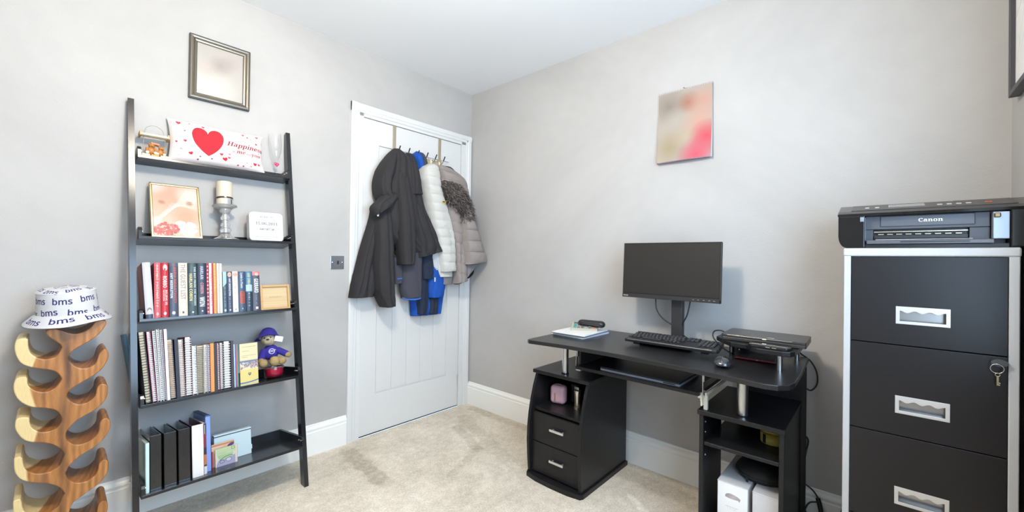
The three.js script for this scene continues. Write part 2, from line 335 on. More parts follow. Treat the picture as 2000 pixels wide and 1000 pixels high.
// ---------------------------------------------------------------- the ladder shelf: uprights lean back, trays stand square to them
const LEAN = Math.atan(0.163), FOOT_Z = 0.318;
const ladderPoint = (x, y, z) => [x, y * Math.cos(LEAN) + z * Math.sin(LEAN), FOOT_Z - y * Math.sin(LEAN) + z * Math.cos(LEAN)];
const TRAY = [1.552, 1.208, 0.871, 0.537, 0.202];               // tops of the five tray floors, along the uprights
const trayThing = (name, label, category, x, level, z, group) => { const t = thing(name, label, category, ladderPoint(x, TRAY[level], z), group); t.rotation.x = -LEAN; return t; };
{
  const t = thing('ladder_shelf', 'black leaning ladder shelf with five trays against the grey wall', 'shelf', [0, 0, FOOT_Z]);
  t.rotation.x = -LEAN;
  const lacquer = std(rgb(0.013, 0.013, 0.015), 0.17), bright = std(rgb(0.75, 0.7, 0.6), 0.25, 1);
  const bar = (x0, x1, w) => {      // an upright: foot cut level with the floor
    const top = 1.805, d = 0.044, g = new THREE.BoxGeometry(w, 1, d), p = g.attributes.position;
    for (let i = 0; i < p.count; i++) { const up = p.getY(i) > 0, z = p.getZ(i) - d / 2; p.setXYZ(i, p.getX(i) + (up ? x1 : x0), up ? top + z * 0.163 : -z * 0.163, z); }
    g.computeVertexNormals();
    return g;
  };
  mesh('upright', bar(-1.9485, -1.9635, 0.02), lacquer, t);
  mesh('upright', bar(-1.332, -1.344, 0.02), lacquer, t);
  const back = [-0.056, -0.11, -0.16, -0.215, -0.27], front = 0.03, th = 0.012;
  for (let k = 0; k < 5; k++) {
    const y = TRAY[k], s = (4 - k) * 0.003, xl = -1.938 - s * 0.7, xr = -1.341 - s, rh = 0.04, z0 = back[k];
    const tray = mesh('tray', span(xl, xr, y - th, y, z0, front, 0.0015), lacquer, t);
    mesh('back_rail', span(xl, xr, y - th, y + rh, z0 - 0.012, z0, 0.0015), lacquer, tray);
    for (const x of [xl, xr - 0.0125]) {
      const sh = poly([[-front + 0.001, 0], [-z0, 0], [-z0, rh], [-front + 0.014, rh], [-front + 0.006, rh - 0.006], [-front + 0.001, rh - 0.016]]);
      mesh('side_rail', extrude(sh, 0.0125, 0.001).rotateY(Math.PI / 2).translate(x, y, 0), lacquer, tray);
    }
    for (const [x, dir] of [[xl + 0.0125, 1], [xr - 0.0125, -1]]) for (const z of [0.012, -0.012]) mesh('bolt', cyl(0.004, 0.004, 0.003, 0, 0, 0, 12).rotateZ(-dir * Math.PI / 2).translate(x, y + 0.022, z), bright, tray);
  }
}

// ---------------------------------------------------------------- top tray
{
  // ornament: a swing seat with small carved animals
  const t = trayThing('ornament', 'little wooden swing ornament with brown carved bears under a handle', 'ornament', -1.888, 0, -0.008);
  const wood = std(rgb(0.62, 0.36, 0.12), 0.5), pale = std(rgb(0.82, 0.72, 0.5), 0.5), bear = std(rgb(0.42, 0.17, 0.045), 0.55), wire = std(rgb(0.25, 0.24, 0.22), 0.35, 0.9);
  mesh('base', [rbox(0.092, 0.008, 0.05, 0, 0.004, 0, 0.003)], pale, t);
  for (const x of [-0.03, 0, 0.03]) mesh('base_slat', rbox(0.026, 0.006, 0.05, x, 0.011, 0.001, 0.002), x ? pale : wood, t);
  for (const [z, y] of [[-0.012, 0.108], [0.012, 0.101]]) mesh('roof_slat', rbox(0.094, 0.009, 0.022, 0, y, z, 0.003).rotateX(0), pale, t);
  for (const s of [-1, 1]) { mesh('roof_end', rbox(0.007, 0.02, 0.044, s * 0.0465, 0.104, 0, 0.003), wood, t); mesh('post', rod([s * 0.036, 0.008, 0.004], [s * 0.036, 0.1, 0.004], 0.0013), wire, t); }
  mesh('handle', tube([[-0.033, 0.108, 0], [-0.026, 0.138, 0], [0, 0.152, 0], [0.026, 0.138, 0], [0.033, 0.108, 0]], 0.001, 30, 6), wire, t);
  const small = (x, y, s, tilt) => {
    const g = [ball(0.015 * s, x, y, 0.004, 1, 1.15, 0.9), ball(0.011 * s, x + 0.003, y + 0.022 * s, 0.006), ball(0.004 * s, x - 0.006 * s, y + 0.031 * s, 0.005), ball(0.004 * s, x + 0.011 * s, y + 0.031 * s, 0.005), ball(0.0045 * s, x + 0.004, y + 0.02 * s, 0.016 * s + 0.002)];
    for (const q of [-1, 1]) { g.push(ball(0.006 * s, x + q * 0.012 * s, y - 0.012 * s, 0.014, 1, 1, 1.6)); g.push(ball(0.005 * s, x + q * 0.014 * s, y + 0.004, 0.012, 1, 1.7, 1)); }
    const b = mesh('carved_bear', g, bear, t);
    mesh('paws', [-1, 1].map((q) => ball(0.0062 * s, x + q * 0.013 * s, y - 0.012 * s, 0.0215, 1, 1, 0.5)), pale, b);
  };
  small(-0.012, 0.034, 1.0); small(0.019, 0.031, 0.85);
  mesh('scarf', [rbox(0.03, 0.008, 0.02, -0.008, 0.066, 0.004, 0.003).rotateZ(-0.15)], std(rgb(0.7, 0.25, 0.12), 0.7), t);
}
{
  // printed cushion: inflated rectangle with drawn-out corners, printed on both faces
  const t = trayThing('cushion', 'white cushion printed with a red heart, small hearts and red script', 'cushion', -1.652, 0, -0.008);
  const w = 0.385, h = 0.208, nx = 40, ny = 26;
  const art = canvas(1024, 560, (c, W, H) => {
    c.fillStyle = '#f6ece9'; c.fillRect(0, 0, W, H);
    const heart = (x, y, s, col, turn = 0, line) => { c.save(); c.translate(x, y); c.rotate(turn); c.scale(s, s); c.beginPath(); c.moveTo(0, 30); c.bezierCurveTo(-60, -8, -44, -52, -16, -46); c.bezierCurveTo(-4, -43, 0, -32, 0, -26); c.bezierCurveTo(0, -32, 4, -43, 16, -46); c.bezierCurveTo(44, -52, 60, -8, 0, 30); if (line) { c.strokeStyle = col; c.lineWidth = line; c.stroke(); } else { c.fillStyle = col; c.fill(); } c.restore(); };
    for (let i = 0; i < 30; i++) { c.fillStyle = 'rgba(232,170,184,0.35)'; c.beginPath(); c.arc(rnd() * W, rnd() * H, 4 + rnd() * 14, 0, 7); c.fill(); }
    const spots = [[95, 70, 0.75, '#d33a48'], [205, 50, 0.35, '#e58a98'], [340, 70, 0.5, '#d9536a'], [150, 165, 0.3, '#d0455a'], [150, 300, 0.55, '#d33a48'], [60, 320, 0.4, '#c43a4c'], [210, 455, 0.7, '#d02c3c'], [280, 520, 0.35, '#b83246'], [110, 410, 0.5, '#eab6c0'], [300, 480, 0.3, '#b04a5c'], [420, 490, 0.35, '#c43a4c'], [560, 470, 0.85, '#d51f34'], [520, 410, 0.6, '#dd3c4e'], [600, 440, 0.5, '#e0566a'], [605, 390, 0.4, '#dd7a88'], [770, 70, 0.5, '#d9536a'], [820, 95, 0.35, '#c8394c'], [940, 60, 0.6, '#df6a7c'], [930, 170, 0.45, '#c62f44'], [700, 520, 0.35, '#c43a4c'], [850, 505, 0.3, '#d9798a'], [900, 470, 0.7, '#cf2c40'], [950, 465, 0.5, '#d33a48'], [800, 470, 0.25, '#d9798a'], [760, 520, 0.35, '#cc3c50'], [960, 300, 0.3, '#d9a0ac'], [860, 120, 0.3, '#e7a8b4']];
    for (const [x, y, s, col] of spots) heart(x, y, s * 0.75, col, (x % 7) / 10 - 0.3);
    c.save(); c.translate(0, -70); c.scale(1, 1.22); heart(385, 312, 3.9, '#d9283a', 0.0); heart(385, 312, 3.9, '#a81a2c', 0.0, 1.4); c.restore();
    c.fillStyle = '#a81f30'; c.textAlign = 'center';
    c.save(); c.translate(800, 268); c.rotate(0.03); c.font = 'italic bold 84px serif'; c.fillText('Happiness', 0, 0); c.restore();
    c.save(); c.translate(780, 352); c.font = 'italic 44px serif'; c.fillText('is', -128, 0); c.font = 'italic bold 66px serif'; c.fillText('me', -48, 0); c.font = 'italic 32px serif'; c.fillText('and', 40, 0); c.font = 'italic bold 66px serif'; c.fillText('you', 138, 6); c.restore();
  });
  const pos = [], uv = [], idx = [];
  for (const side of [1, -1]) for (let j = 0; j <= ny; j++) for (let i = 0; i <= nx; i++) {
    const u = i / nx * 2 - 1, v = j / ny * 2 - 1;
    const pull = 1 - 0.045 * (1 - u * u) * v * v - 0.02, pullx = 1 - 0.055 * (1 - v * v) * u * u;
    const bulge = Math.pow(Math.max(0, (1 - u ** 4) * (1 - v ** 4)), 0.6);
    const wr = 0.0025 * noise.noise(u * 4, v * 5, side) + 0.0022 * Math.sin(u * 26) * Math.max(0, -v - 0.45) * bulge;
    pos.push(u * w / 2 * pullx, h / 2 + v * h / 2 * pull, side * (0.028 * bulge + 0.0012) + wr * (side > 0 ? 1 : 0.5) * (bulge > 0.02 ? 1 : 0));
    uv.push(i / nx, j / ny);
  }
  const S = (nx + 1) * (ny + 1);
  for (const k of [0, 1]) for (let j = 0; j < ny; j++) for (let i = 0; i < nx; i++) { const a = k * S + j * (nx + 1) + i, b = a + 1, c = a + nx + 1, d = c + 1; k ? idx.push(a, c, b, b, c, d) : idx.push(a, b, c, b, d, c); }
  const rim = []; for (let i = 0; i <= nx; i++) rim.push(i); for (let j = 1; j <= ny; j++) rim.push(j * (nx + 1) + nx); for (let i = nx - 1; i >= 0; i--) rim.push(ny * (nx + 1) + i); for (let j = ny - 1; j > 0; j--) rim.push(j * (nx + 1));
  rim.forEach((a, i) => { const b = rim[(i + 1) % rim.length]; idx.push(a, a + S, b, b, a + S, b + S); });
  const g = new THREE.BufferGeometry(); g.setAttribute('position', new THREE.Float32BufferAttribute(pos, 3)); g.setAttribute('uv', new THREE.Float32BufferAttribute(uv, 2)); g.setIndex(idx); g.computeVertexNormals();
  const c = mesh('cushion_cover', g, std(rgb(0.66, 0.66, 0.66), 0.85, 0, { map: art, bumpMap: paintBump, bumpScale: 0.0005 }), t);
  c.rotation.x = -0.06; c.position.y = 0.004;
}
{
  const t = trayThing('champagne_flute', 'clear champagne flute with a pink gem heart on its stem', 'glass', -1.404, 0, -0.012);
  const glass = phys(0xffffff, 0.02, 0, { transmission: 1, thickness: 0, ior: 1.4 });
  mesh('bowl', lathe([[0.003, 0.09], [0.008, 0.093], [0.017, 0.108], [0.0255, 0.135], [0.029, 0.17], [0.0295, 0.205], [0.028, 0.235], [0.0272, 0.235], [0.0285, 0.205], [0.028, 0.17], [0.0245, 0.136], [0.016, 0.1095], [0.007, 0.0955], [0, 0.0945]], 36), glass, t);
  mesh('stem', lathe([[0, 0.003], [0.006, 0.004], [0.0032, 0.01], [0.0028, 0.05], [0.0032, 0.09], [0, 0.095]], 20), glass, t);
  mesh('foot', lathe([[0, 0], [0.026, 0], [0.0265, 0.0015], [0.02, 0.003], [0.006, 0.0045], [0, 0.0045]], 32), glass, t);
  const gem = phys(rgb(0.75, 0.03, 0.16), 0.12, 0, { clearcoat: 1 });
  mesh('gem_heart', [ball(0.0075, -0.005, 0.072, 0.006, 1, 1, 0.8, 12), ball(0.0075, 0.005, 0.07, 0.006, 1, 1, 0.8, 12), ball(0.0065, 0.001, 0.063, 0.006, 1, 1, 0.8, 12)], gem, t);
}

// ---------------------------------------------------------------- second tray
{
  const t = trayThing('photo_frame', 'gold framed close-up wedding photograph leaning back on the shelf', 'photo frame', -1.814, 1, 0.006);
  const W = 0.176, H = 0.262, gold = std(rgb(0.62, 0.5, 0.28), 0.22, 1);
  t.rotation.x = -LEAN - 0.24;
  for (const s of [-1, 1]) { mesh('frame_side', rbox(0.0095, H, 0.013, s * (W / 2 - 0.005), H / 2, 0, 0.003, 3), gold, t); mesh('frame_rail', rbox(W, 0.0095, 0.013, 0, s > 0 ? H - 0.005 : 0.005, 0, 0.003, 3), gold, t); }
  const tex = canvas(320, 480, (c, w, h) => {
    const blur = (x, y, rx, ry, a, col) => { c.save(); c.translate(x * w, y * h); c.rotate(a); c.scale(rx * w, ry * h); const g = c.createRadialGradient(0, 0, 0.35, 0, 0, 1); g.addColorStop(0, col); g.addColorStop(1, col.replace(/[\d.]+\)$/, '0)')); c.fillStyle = g; c.fillRect(-1, -1, 2, 2); c.restore(); };
    c.fillStyle = '#eec9b4'; c.fillRect(0, 0, w, h);
    blur(0.12, 0.06, 0.25, 0.15, 0, 'rgba(238,232,224,1)'); blur(0.4, 0.3, 0.5, 0.35, 0.3, 'rgba(233,186,160,1)'); blur(0.85, 0.18, 0.4, 0.25, 0.2, 'rgba(243,238,228,1)');
    blur(0.7, 0.62, 0.35, 0.25, 0.4, 'rgba(226,176,146,0.9)'); blur(0.8, 0.33, 0.1, 0.07, -0.6, 'rgba(186,140,108,1)'); blur(0.2, 0.34, 0.1, 0.05, 0.3, 'rgba(205,140,118,0.9)');
    c.lineCap = 'round'; for (let i = 0; i < 9; i++) { c.strokeStyle = 'rgba(250,244,236,0.34)'; c.lineWidth = 8 + rnd() * 16; c.beginPath(); c.moveTo(w * (0.02 + 0.05 * i), h * (0.75 - 0.05 * i)); c.quadraticCurveTo(w * 0.45, h * (0.5 - 0.02 * i), w * (0.75 + 0.03 * i), h * (0.06 + 0.05 * i)); c.stroke(); }
    for (let i = 0; i < 40; i++) { c.fillStyle = ['rgba(244,240,232,0.9)', 'rgba(250,248,242,0.9)', 'rgba(232,222,206,0.8)'][i % 3]; c.beginPath(); c.ellipse(w * (0.5 + rnd() * 0.4), h * (0.72 + rnd() * 0.24), 12 + rnd() * 26, 8 + rnd() * 16, rnd() * 3, 0, 7); c.fill(); }
    for (let i = 0; i < 130; i++) { c.fillStyle = ['rgba(214,64,74,0.85)', 'rgba(226,96,100,0.85)', 'rgba(190,44,58,0.8)'][i % 3]; const a = rnd() * 6.3, r = Math.sqrt(rnd()); c.beginPath(); c.arc(w * (0.28 + 0.26 * r * Math.cos(a)), h * (0.88 + 0.14 * r * Math.sin(a)), 4 + rnd() * 9, 0, 7); c.fill(); }
    blur(0.07, 0.72, 0.12, 0.12, 0.5, 'rgba(240,240,240,0.95)');
  });
  mesh('photograph', new THREE.PlaneGeometry(W - 0.016, H - 0.016).translate(0, H / 2, 0.001), std(rgb(0.56, 0.55, 0.54), 0.35, 0, { map: tex }), t);
  mesh('backing_board', box(W - 0.01, H - 0.01, 0.004, 0, H / 2, -0.0035), std(rgb(0.012, 0.012, 0.015), 0.7), t);
  const strut = mesh('easel_strut', box(0.07, 0.155, 0.003, 0, 0.0775, 0), std(rgb(0.012, 0.012, 0.015), 0.7), t);
  strut.position.set(-0.02, 0.022, -0.06); strut.rotation.x = 0.34;
}
{
  const t = trayThing('candlestick', 'cut glass candlestick holding a short thick candle', 'candlestick', -1.632, 1, -0.025);
  const crystal = phys(rgb(0.93, 0.93, 0.93), 0.04, 0, { transmission: 0.75, thickness: 0.01, ior: 1.55 });
  const silver = std(rgb(0.78, 0.77, 0.74), 0.14, 1);
  mesh('foot', lathe([[0, 0], [0.058, 0], [0.06, 0.003], [0.052, 0.009], [0.035, 0.018], [0.021, 0.03], [0.017, 0.04], [0, 0.04]], 10), silver, t);
  mesh('stem', lathe([[0.016, 0.036], [0.021, 0.045], [0.024, 0.053], [0.019, 0.062], [0.013, 0.067], [0.0195, 0.073], [0.0205, 0.081], [0.014, 0.087], [0.012, 0.098], [0.019, 0.106], [0.02, 0.114], [0.014, 0.121], [0.0135, 0.13], [0.02, 0.137], [0.026, 0.15], [0.024, 0.156], [0, 0.156]], 12), crystal, t);
  mesh('stem_core', lathe([[0.006, 0.03], [0.007, 0.09], [0.006, 0.15], [0, 0.15]], 10), silver, t);
  mesh('drip_pan', lathe([[0, 0.15], [0.022, 0.15], [0.034, 0.158], [0.05, 0.166], [0.0505, 0.17], [0.033, 0.163], [0.02, 0.158], [0, 0.158]], 14), crystal, t);
}
{
  const p = trayThing('pillar_candle', 'ivory pillar candle with a silver band standing on the glass candlestick', 'candle', -1.632, 1, -0.025);
  p.position.set(...ladderPoint(-1.632, TRAY[1] + 0.1585, -0.025));
  const R = 0.033;
  mesh('wax', lathe([[0, 0], [R - 0.002, 0], [R, 0.002], [R, 0.125], [R - 0.002, 0.127], [R - 0.006, 0.1265], [0, 0.123]], 40), phys(rgb(0.6, 0.54, 0.43), 0.4, 0, { clearcoat: 0.15 }), p);
  mesh('band', lathe([[R, 0.043], [R + 0.0012, 0.043], [R + 0.0012, 0.051], [R, 0.051]], 40), std(rgb(0.12, 0.1, 0.085), 0.22, 0.8), p);
  mesh('metal_sleeve', at(new THREE.CylinderGeometry(R + 0.0008, R + 0.0008, 0.034, 30, 1, true, -0.2, 2.0), 0, 0.023, 0), std(rgb(0.8, 0.79, 0.78), 0.12, 1, { side: THREE.DoubleSide }), p);
  mesh('wick', rod([0, 0.122, 0], [0.001, 0.134, 0], 0.0011, 6), std(rgb(0.1, 0.09, 0.08), 0.9), p);
}
{
  const t = trayThing('keepsake_tin', 'white square keepsake tin lettered with a date in grey', 'tin', -1.466, 1, 0.004);
  const W = 0.153, H = 0.148;
  const tex = canvas(512, 496, (c, w, h) => {
    c.fillStyle = '#f4f3f1'; c.fillRect(0, 0, w, h); c.textAlign = 'center';
    scribble(c, 165, 350, 96, 34, '#b9b8b9', 9); c.fillStyle = '#a9a8aa'; c.fillRect(105, 136, 52, 4); scribble(c, 180, 420, 146, 15, '#bdbcbd', 6);
    c.fillStyle = '#8b8a8c'; c.font = 'bold 66px serif'; c.fillText('15.06.2011', w / 2, 218); scribble(c, 190, 330, 246, 13, '#c4c3c4', 5);
    scribble(c, 150, 370, 306, 40, '#a8a7a9', 10, true); c.lineWidth = 4; c.strokeStyle = '#a9a8a9';
    for (const s of [-1, 1]) { c.beginPath(); c.moveTo(w / 2 + s * 125, 300); c.quadraticCurveTo(w / 2 + s * 180, 256, w / 2 + s * 190, 292); c.stroke(); }
    scribble(c, 160, 360, 358, 11, '#cbcacb', 5); scribble(c, 190, 330, 380, 11, '#cbcacb', 5); scribble(c, 150, 370, 424, 18, '#c2c1c2', 7, true); c.fillStyle = '#a9a8aa'; c.fillRect(200, 446, 112, 4); c.beginPath(); c.arc(110, 418, 7, 0, 7); c.arc(404, 418, 7, 0, 7); c.fill();
  });
  const lid = extrude(rrect(W, H, 0.021, 0, H / 2), 0.016, 0.004, 3, 8); 
  uvPlan(lid, 'X', 'Y', 1, 0, 0); { const uv = lid.attributes.uv; for (let i = 0; i < uv.count; i++) uv.setXY(i, uv.getX(i) / W + 0.5, uv.getY(i) / H); }
  lid.translate(0, 0, -0.012);
  mesh('lid', lid, std(rgb(0.62, 0.62, 0.63), 0.3, 0, { map: tex }), t);
  mesh('tin_body', extrude(rrect(W - 0.004, H - 0.004, 0.02, 0, H / 2), 0.034, 0.003, 2, 8).translate(0, 0, -0.045), std(rgb(0.55, 0.55, 0.58), 0.32, 0.1), t);
}

// ---------------------------------------------------------------- third tray: a row of books, spines to the room
const pageMat = std(rgb(0.72, 0.66, 0.54), 0.9);
function spine(w, h, base, draw) {           // canvas for a spine; text runs from top to bottom
  return canvas(w, h, (c) => {
    c.fillStyle = base; c.fillRect(0, 0, w, h);
    const text = (s, y0, y1, x, size, color, font = 'bold', family = 'sans-serif') => {
      c.save(); c.translate(x * w, y0 * h); c.rotate(Math.PI / 2); c.fillStyle = color; c.font = font + ' ' + Math.round(size * w) + 'px ' + family; c.textBaseline = 'middle';
      const m = c.measureText(s).width; c.scale((y1 - y0) * h / m, 1); c.fillText(s, 0, 0); c.restore();
    };
    // lettering too small to read: strokes of its size and colour
    const marks = (y0, y1, x, size, color) => { c.save(); c.translate(x * w, y0 * h); c.rotate(Math.PI / 2); scribble(c, 0, (y1 - y0) * h, size * w * 0.4, size * w * 0.8, color, size * w * 0.6); c.restore(); };
    draw(c, text, w, h, marks);
  });
}
const bookMark = (c, w, h, col) => { c.fillStyle = col; c.beginPath(); c.arc(w * 0.5, h * 0.93, w * 0.2, 0, 7); c.fill(); };
function book(o) {
  const w = o.x1 - o.x0, t = trayThing('book', o.label, 'book', (o.x0 + o.x1) / 2, 2, o.z ?? 0.02, 'books on the third shelf');
  const h = o.h, d = o.d ?? 0.15, cov = std(o.cover, o.rough ?? 0.4), e = Math.min(0.0022, w * 0.18);
  if (o.lean) t.rotation.z = o.lean;
  mesh('cover', [span(-w / 2, -w / 2 + e, 0, h, -d, 0, 0.0005), span(w / 2 - e, w / 2, 0, h, -d, 0, 0.0005)], cov, t);
  mesh('pages', span(-w / 2 + e, w / 2 - e, 0.003, h - 0.003, -d + 0.004, -0.003, 0), pageMat, t);
  // rounded spine
  const g = new THREE.BoxGeometry(w, h, 0.004, 6, 1, 1), p = g.attributes.position;
  for (let i = 0; i < p.count; i++) { const u = p.getX(i) / w * 2; p.setZ(i, p.getZ(i) + (o.round ?? 0.003) * (1 - u * u)); }
  g.computeVertexNormals(); g.translate(0, h / 2, -0.001);
  mesh('spine', g, std(rgb(0.72, 0.72, 0.72), o.rough ?? 0.4, 0, { map: o.tex }), t);
}
const T = 0.229, Sm = 0.187;
book({ x0: -1.921, x1: -1.896, h: T, lean: 0.052, cover: rgb(0.16, 0.012, 0.03), label: 'hardback with a white spine leaning against the first red book', tex: spine(96, 640, '#d6d5d8', (c, t, w, h, mk) => { t('JAMIE CARRAGHER', 0.05, 0.62, 0.5, 0.5, '#f2f1f2'); c.fillStyle = '#8d7b78'; c.beginPath(); c.arc(w * 0.5, h * 0.85, w * 0.28, 0, 7); c.fill(); c.fillStyle = '#e3cfc4'; c.beginPath(); c.arc(w * 0.52, h * 0.875, w * 0.24, 0, 7); c.fill(); c.fillStyle = '#39455c'; c.fillRect(0, h * 0.925, w * 0.9, h * 0.075); }) });
book({ x0: -1.8955, x1: -1.875, h: T - 0.001, cover: rgb(0.45, 0.05, 0.08), label: 'salmon red book with widely spaced cream lettering on its spine', tex: spine(96, 640, '#d8656c', (c, t, w, h, mk) => { mk(0.05, 0.83, 0.5, 0.52, '#f6ecd8'); bookMark(c, w, h, '#eeb4b4'); }) });
book({ x0: -1.8735, x1: -1.8495, h: T - 0.002, cover: rgb(0.4, 0.02, 0.04), label: 'bright red football book with white block lettering', tex: spine(96, 640, '#c9212f', (c, t, w, h, mk) => { c.fillStyle = '#e6d6d2'; c.beginPath(); c.ellipse(w * 0.55, h * 0.09, w * 0.3, h * 0.06, 0, 0, 7); c.fill(); c.fillStyle = '#b02030'; c.fillRect(w * 0.4, h * 0.1, w * 0.2, h * 0.05); t('ROBBO', 0.24, 0.46, 0.5, 0.72, '#f4ece8'); t('NOW YOU\'RE GONNA', 0.5, 0.7, 0.34, 0.26, '#f4ece8'); t('BELIEVE US', 0.5, 0.78, 0.68, 0.36, '#f4ece8'); bookMark(c, w, h, '#f0d8d4'); }) });
book({ x0: -1.8475, x1: -1.8195, h: T - 0.002, cover: rgb(0.03, 0.04, 0.07), label: 'slate blue book titled in orange with white author name', tex: spine(96, 640, '#4a5368', (c, t, w, h, mk) => { c.fillStyle = 'rgba(140,120,110,0.35)'; c.fillRect(0, 0, w, h * 0.06); t('ZERO NEGATIVITY', 0.08, 0.76, 0.68, 0.4, '#dc5a3a'); t('ANT MIDDLETON', 0.19, 0.66, 0.26, 0.4, '#eceef2'); bookMark(c, w, h, '#e8e8ea'); }) });
book({ x0: -1.8175, x1: -1.7865, h: T - 0.002, cover: rgb(0.55, 0.5, 0.42), label: 'cream thriller with large brown spine lettering', tex: spine(96, 640, '#e2d9cb', (c, t, w, h, mk) => { t('THE GUEST LIST', 0.03, 0.69, 0.5, 0.66, '#8a6a5c', 'normal'); mk(0.72, 0.86, 0.5, 0.34, '#efe6da'); c.fillStyle = '#4a4038'; c.fillRect(w * 0.4, h * 0.915, w * 0.2, h * 0.035); }) });
book({ x0: -1.7845, x1: -1.7535, h: T - 0.003, cover: rgb(0.02, 0.04, 0.045), label: 'dark green misty book with yellow and white lettering', tex: spine(96, 640, '#34464c', (c, t, w, h, mk) => { for (let i = 0; i < 60; i++) { c.fillStyle = 'rgba(120,150,155,0.12)'; c.fillRect(rnd() * w, rnd() * h, 4 + rnd() * 20, 20 + rnd() * 90); } t('HARLAN COBEN', 0.2, 0.73, 0.3, 0.44, '#e8d890'); t('THE BOY FROM THE WOODS', 0.07, 0.82, 0.76, 0.3, '#dfe8e6'); c.fillStyle = '#cfd8da'; c.beginPath(); c.arc(w * 0.5, h * 0.94, w * 0.12, 0, 7); c.fill(); }) });
book({ x0: -1.7515, x1: -1.7205, h: T - 0.003, cover: rgb(0.02, 0.022, 0.035), label: 'navy thriller with pink author name above big white letters', tex: spine(96, 640, '#2f3a4e', (c, t, w, h, mk) => { t('HARLAN', 0.06, 0.32, 0.5, 0.5, '#c8c4d8'); t('COBEN', 0.38, 0.6, 0.5, 0.5, '#d8838c'); t('WIN', 0.66, 0.85, 0.5, 0.8, '#f3f2f2'); c.fillStyle = '#dfe1e6'; c.beginPath(); c.arc(w * 0.5, h * 0.93, w * 0.1, 0, 7); c.fill(); }) });
book({ x0: -1.719, x1: -1.7105, h: T - 0.003, cover: rgb(0.5, 0.06, 0.1), round: 0.001, label: 'slim red and white patterned booklet next to the navy thriller', tex: spine(48, 640, '#b8344a', (c, t, w, h, mk) => { for (let i = 0; i < 26; i++) { c.fillStyle = i % 2 ? '#f0e6e6' : '#8c2436'; c.fillRect(w * 0.2, h * (0.02 + i * 0.037), w * 0.6, h * 0.018); } }) });
book({ x0: -1.7095, x1: -1.6945, h: T - 0.003, cover: rgb(0.7, 0.66, 0.64), round: 0.001, label: 'thin white book with a red title and a red top', tex: spine(64, 640, '#efe8e2', (c, t, w, h, mk) => { c.fillStyle = '#c43a50'; c.fillRect(w * 0.6, 0, w * 0.4, h); mk(0.22, 0.9, 0.45, 0.62, '#cf3a4a'); }) });
book({ x0: -1.6935, x1: -1.684, h: T - 0.0035, cover: rgb(0.75, 0.42, 0.1), round: 0.001, label: 'thin amber yellow booklet among the tall white ones', tex: spine(48, 640, '#edb45a', (c, t, w, h, mk) => { mk(0.1, 0.95, 0.5, 0.6, '#9c5a20'); }) });
book({ x0: -1.683, x1: -1.6725, h: T - 0.0035, cover: rgb(0.75, 0.68, 0.6), round: 0.001, label: 'thin white booklet with a coral edge, tallest of the thin ones', tex: spine(48, 640, '#f2e9de', (c, t, w, h, mk) => { c.fillStyle = '#e08a74'; c.fillRect(0, 0, w * 0.28, h); }) });
book({ x0: -1.6715, x1: -1.661, h: T - 0.004, cover: rgb(0.7, 0.7, 0.62), round: 0.001, label: 'thin pale cream booklet with a plain spine, last of the tall ones', tex: spine(48, 640, '#e9e8da', (c, t, w, h, mk) => { c.fillStyle = '#d5d6c6'; c.fillRect(w * 0.7, 0, w * 0.3, h); }) });
book({ x0: -1.6585, x1: -1.644, h: Sm, cover: rgb(0.1, 0.2, 0.28), round: 0.001, label: 'small paperback with a pale blue top and teal lower spine', tex: spine(64, 560, '#3d5a6c', (c, t, w, h, mk) => { c.fillStyle = '#a9cbd6'; c.beginPath(); c.moveTo(0, 0); c.lineTo(w, 0); c.lineTo(w, h * 0.28); c.lineTo(0, h * 0.38); c.fill(); mk(0.38, 0.66, 0.5, 0.46, '#e59a92'); mk(0.72, 0.84, 0.5, 0.5, '#c8d8dc'); c.fillStyle = '#e6ecee'; c.beginPath(); c.arc(w * 0.5, h * 0.94, w * 0.26, 0, 7); c.fill(); }) });
const face = (c, w, h) => { c.fillStyle = '#e0b6a4'; c.beginPath(); c.ellipse(w * 0.5, h * 0.075, w * 0.42, h * 0.06, 0, 0, 7); c.fill(); c.fillStyle = '#b88c7a'; c.fillRect(w * 0.25, h * 0.075, w * 0.5, h * 0.012); };
book({ x0: -1.6425, x1: -1.6235, h: Sm, cover: rgb(0.06, 0.07, 0.12), label: 'small navy paperback with a portrait at the top of its spine', tex: spine(80, 560, '#4d5570', (c, t, w, h, mk) => { face(c, w, h); t('ANT MIDDLETON', 0.17, 0.6, 0.5, 0.5, '#eef0f4'); mk(0.65, 0.88, 0.5, 0.34, '#cfe0f0'); c.fillStyle = '#e6ecee'; c.fillRect(w * 0.35, h * 0.92, w * 0.3, h * 0.035); }) });
book({ x0: -1.622, x1: -1.6, h: Sm, cover: rgb(0.5, 0.07, 0.12), label: 'small white paperback with coral title and a portrait on its spine', tex: spine(80, 560, '#f0ebe8', (c, t, w, h, mk) => { face(c, w, h); mk(0.18, 0.58, 0.5, 0.5, '#e58474'); mk(0.62, 0.86, 0.5, 0.36, '#b8b0ae'); c.fillStyle = '#55504e'; c.fillRect(w * 0.42, h * 0.92, w * 0.16, h * 0.03); }) });
book({ x0: -1.5985, x1: -1.57, h: Sm, cover: rgb(0.03, 0.05, 0.1), label: 'small navy paperback with an orange title block on its spine', tex: spine(96, 560, '#3f5470', (c, t, w, h, mk) => { t('Lynda La Plante', 0.03, 0.42, 0.45, 0.42, '#dfe8ee', 'bold', 'serif'); c.fillStyle = '#cf5232'; c.fillRect(w * 0.2, h * 0.5, w * 0.6, h * 0.3); t('BURIED', 0.51, 0.79, 0.5, 0.6, '#7a2a1c'); c.fillStyle = '#cfd8e0'; c.fillRect(w * 0.44, h * 0.91, w * 0.12, h * 0.03); }) });
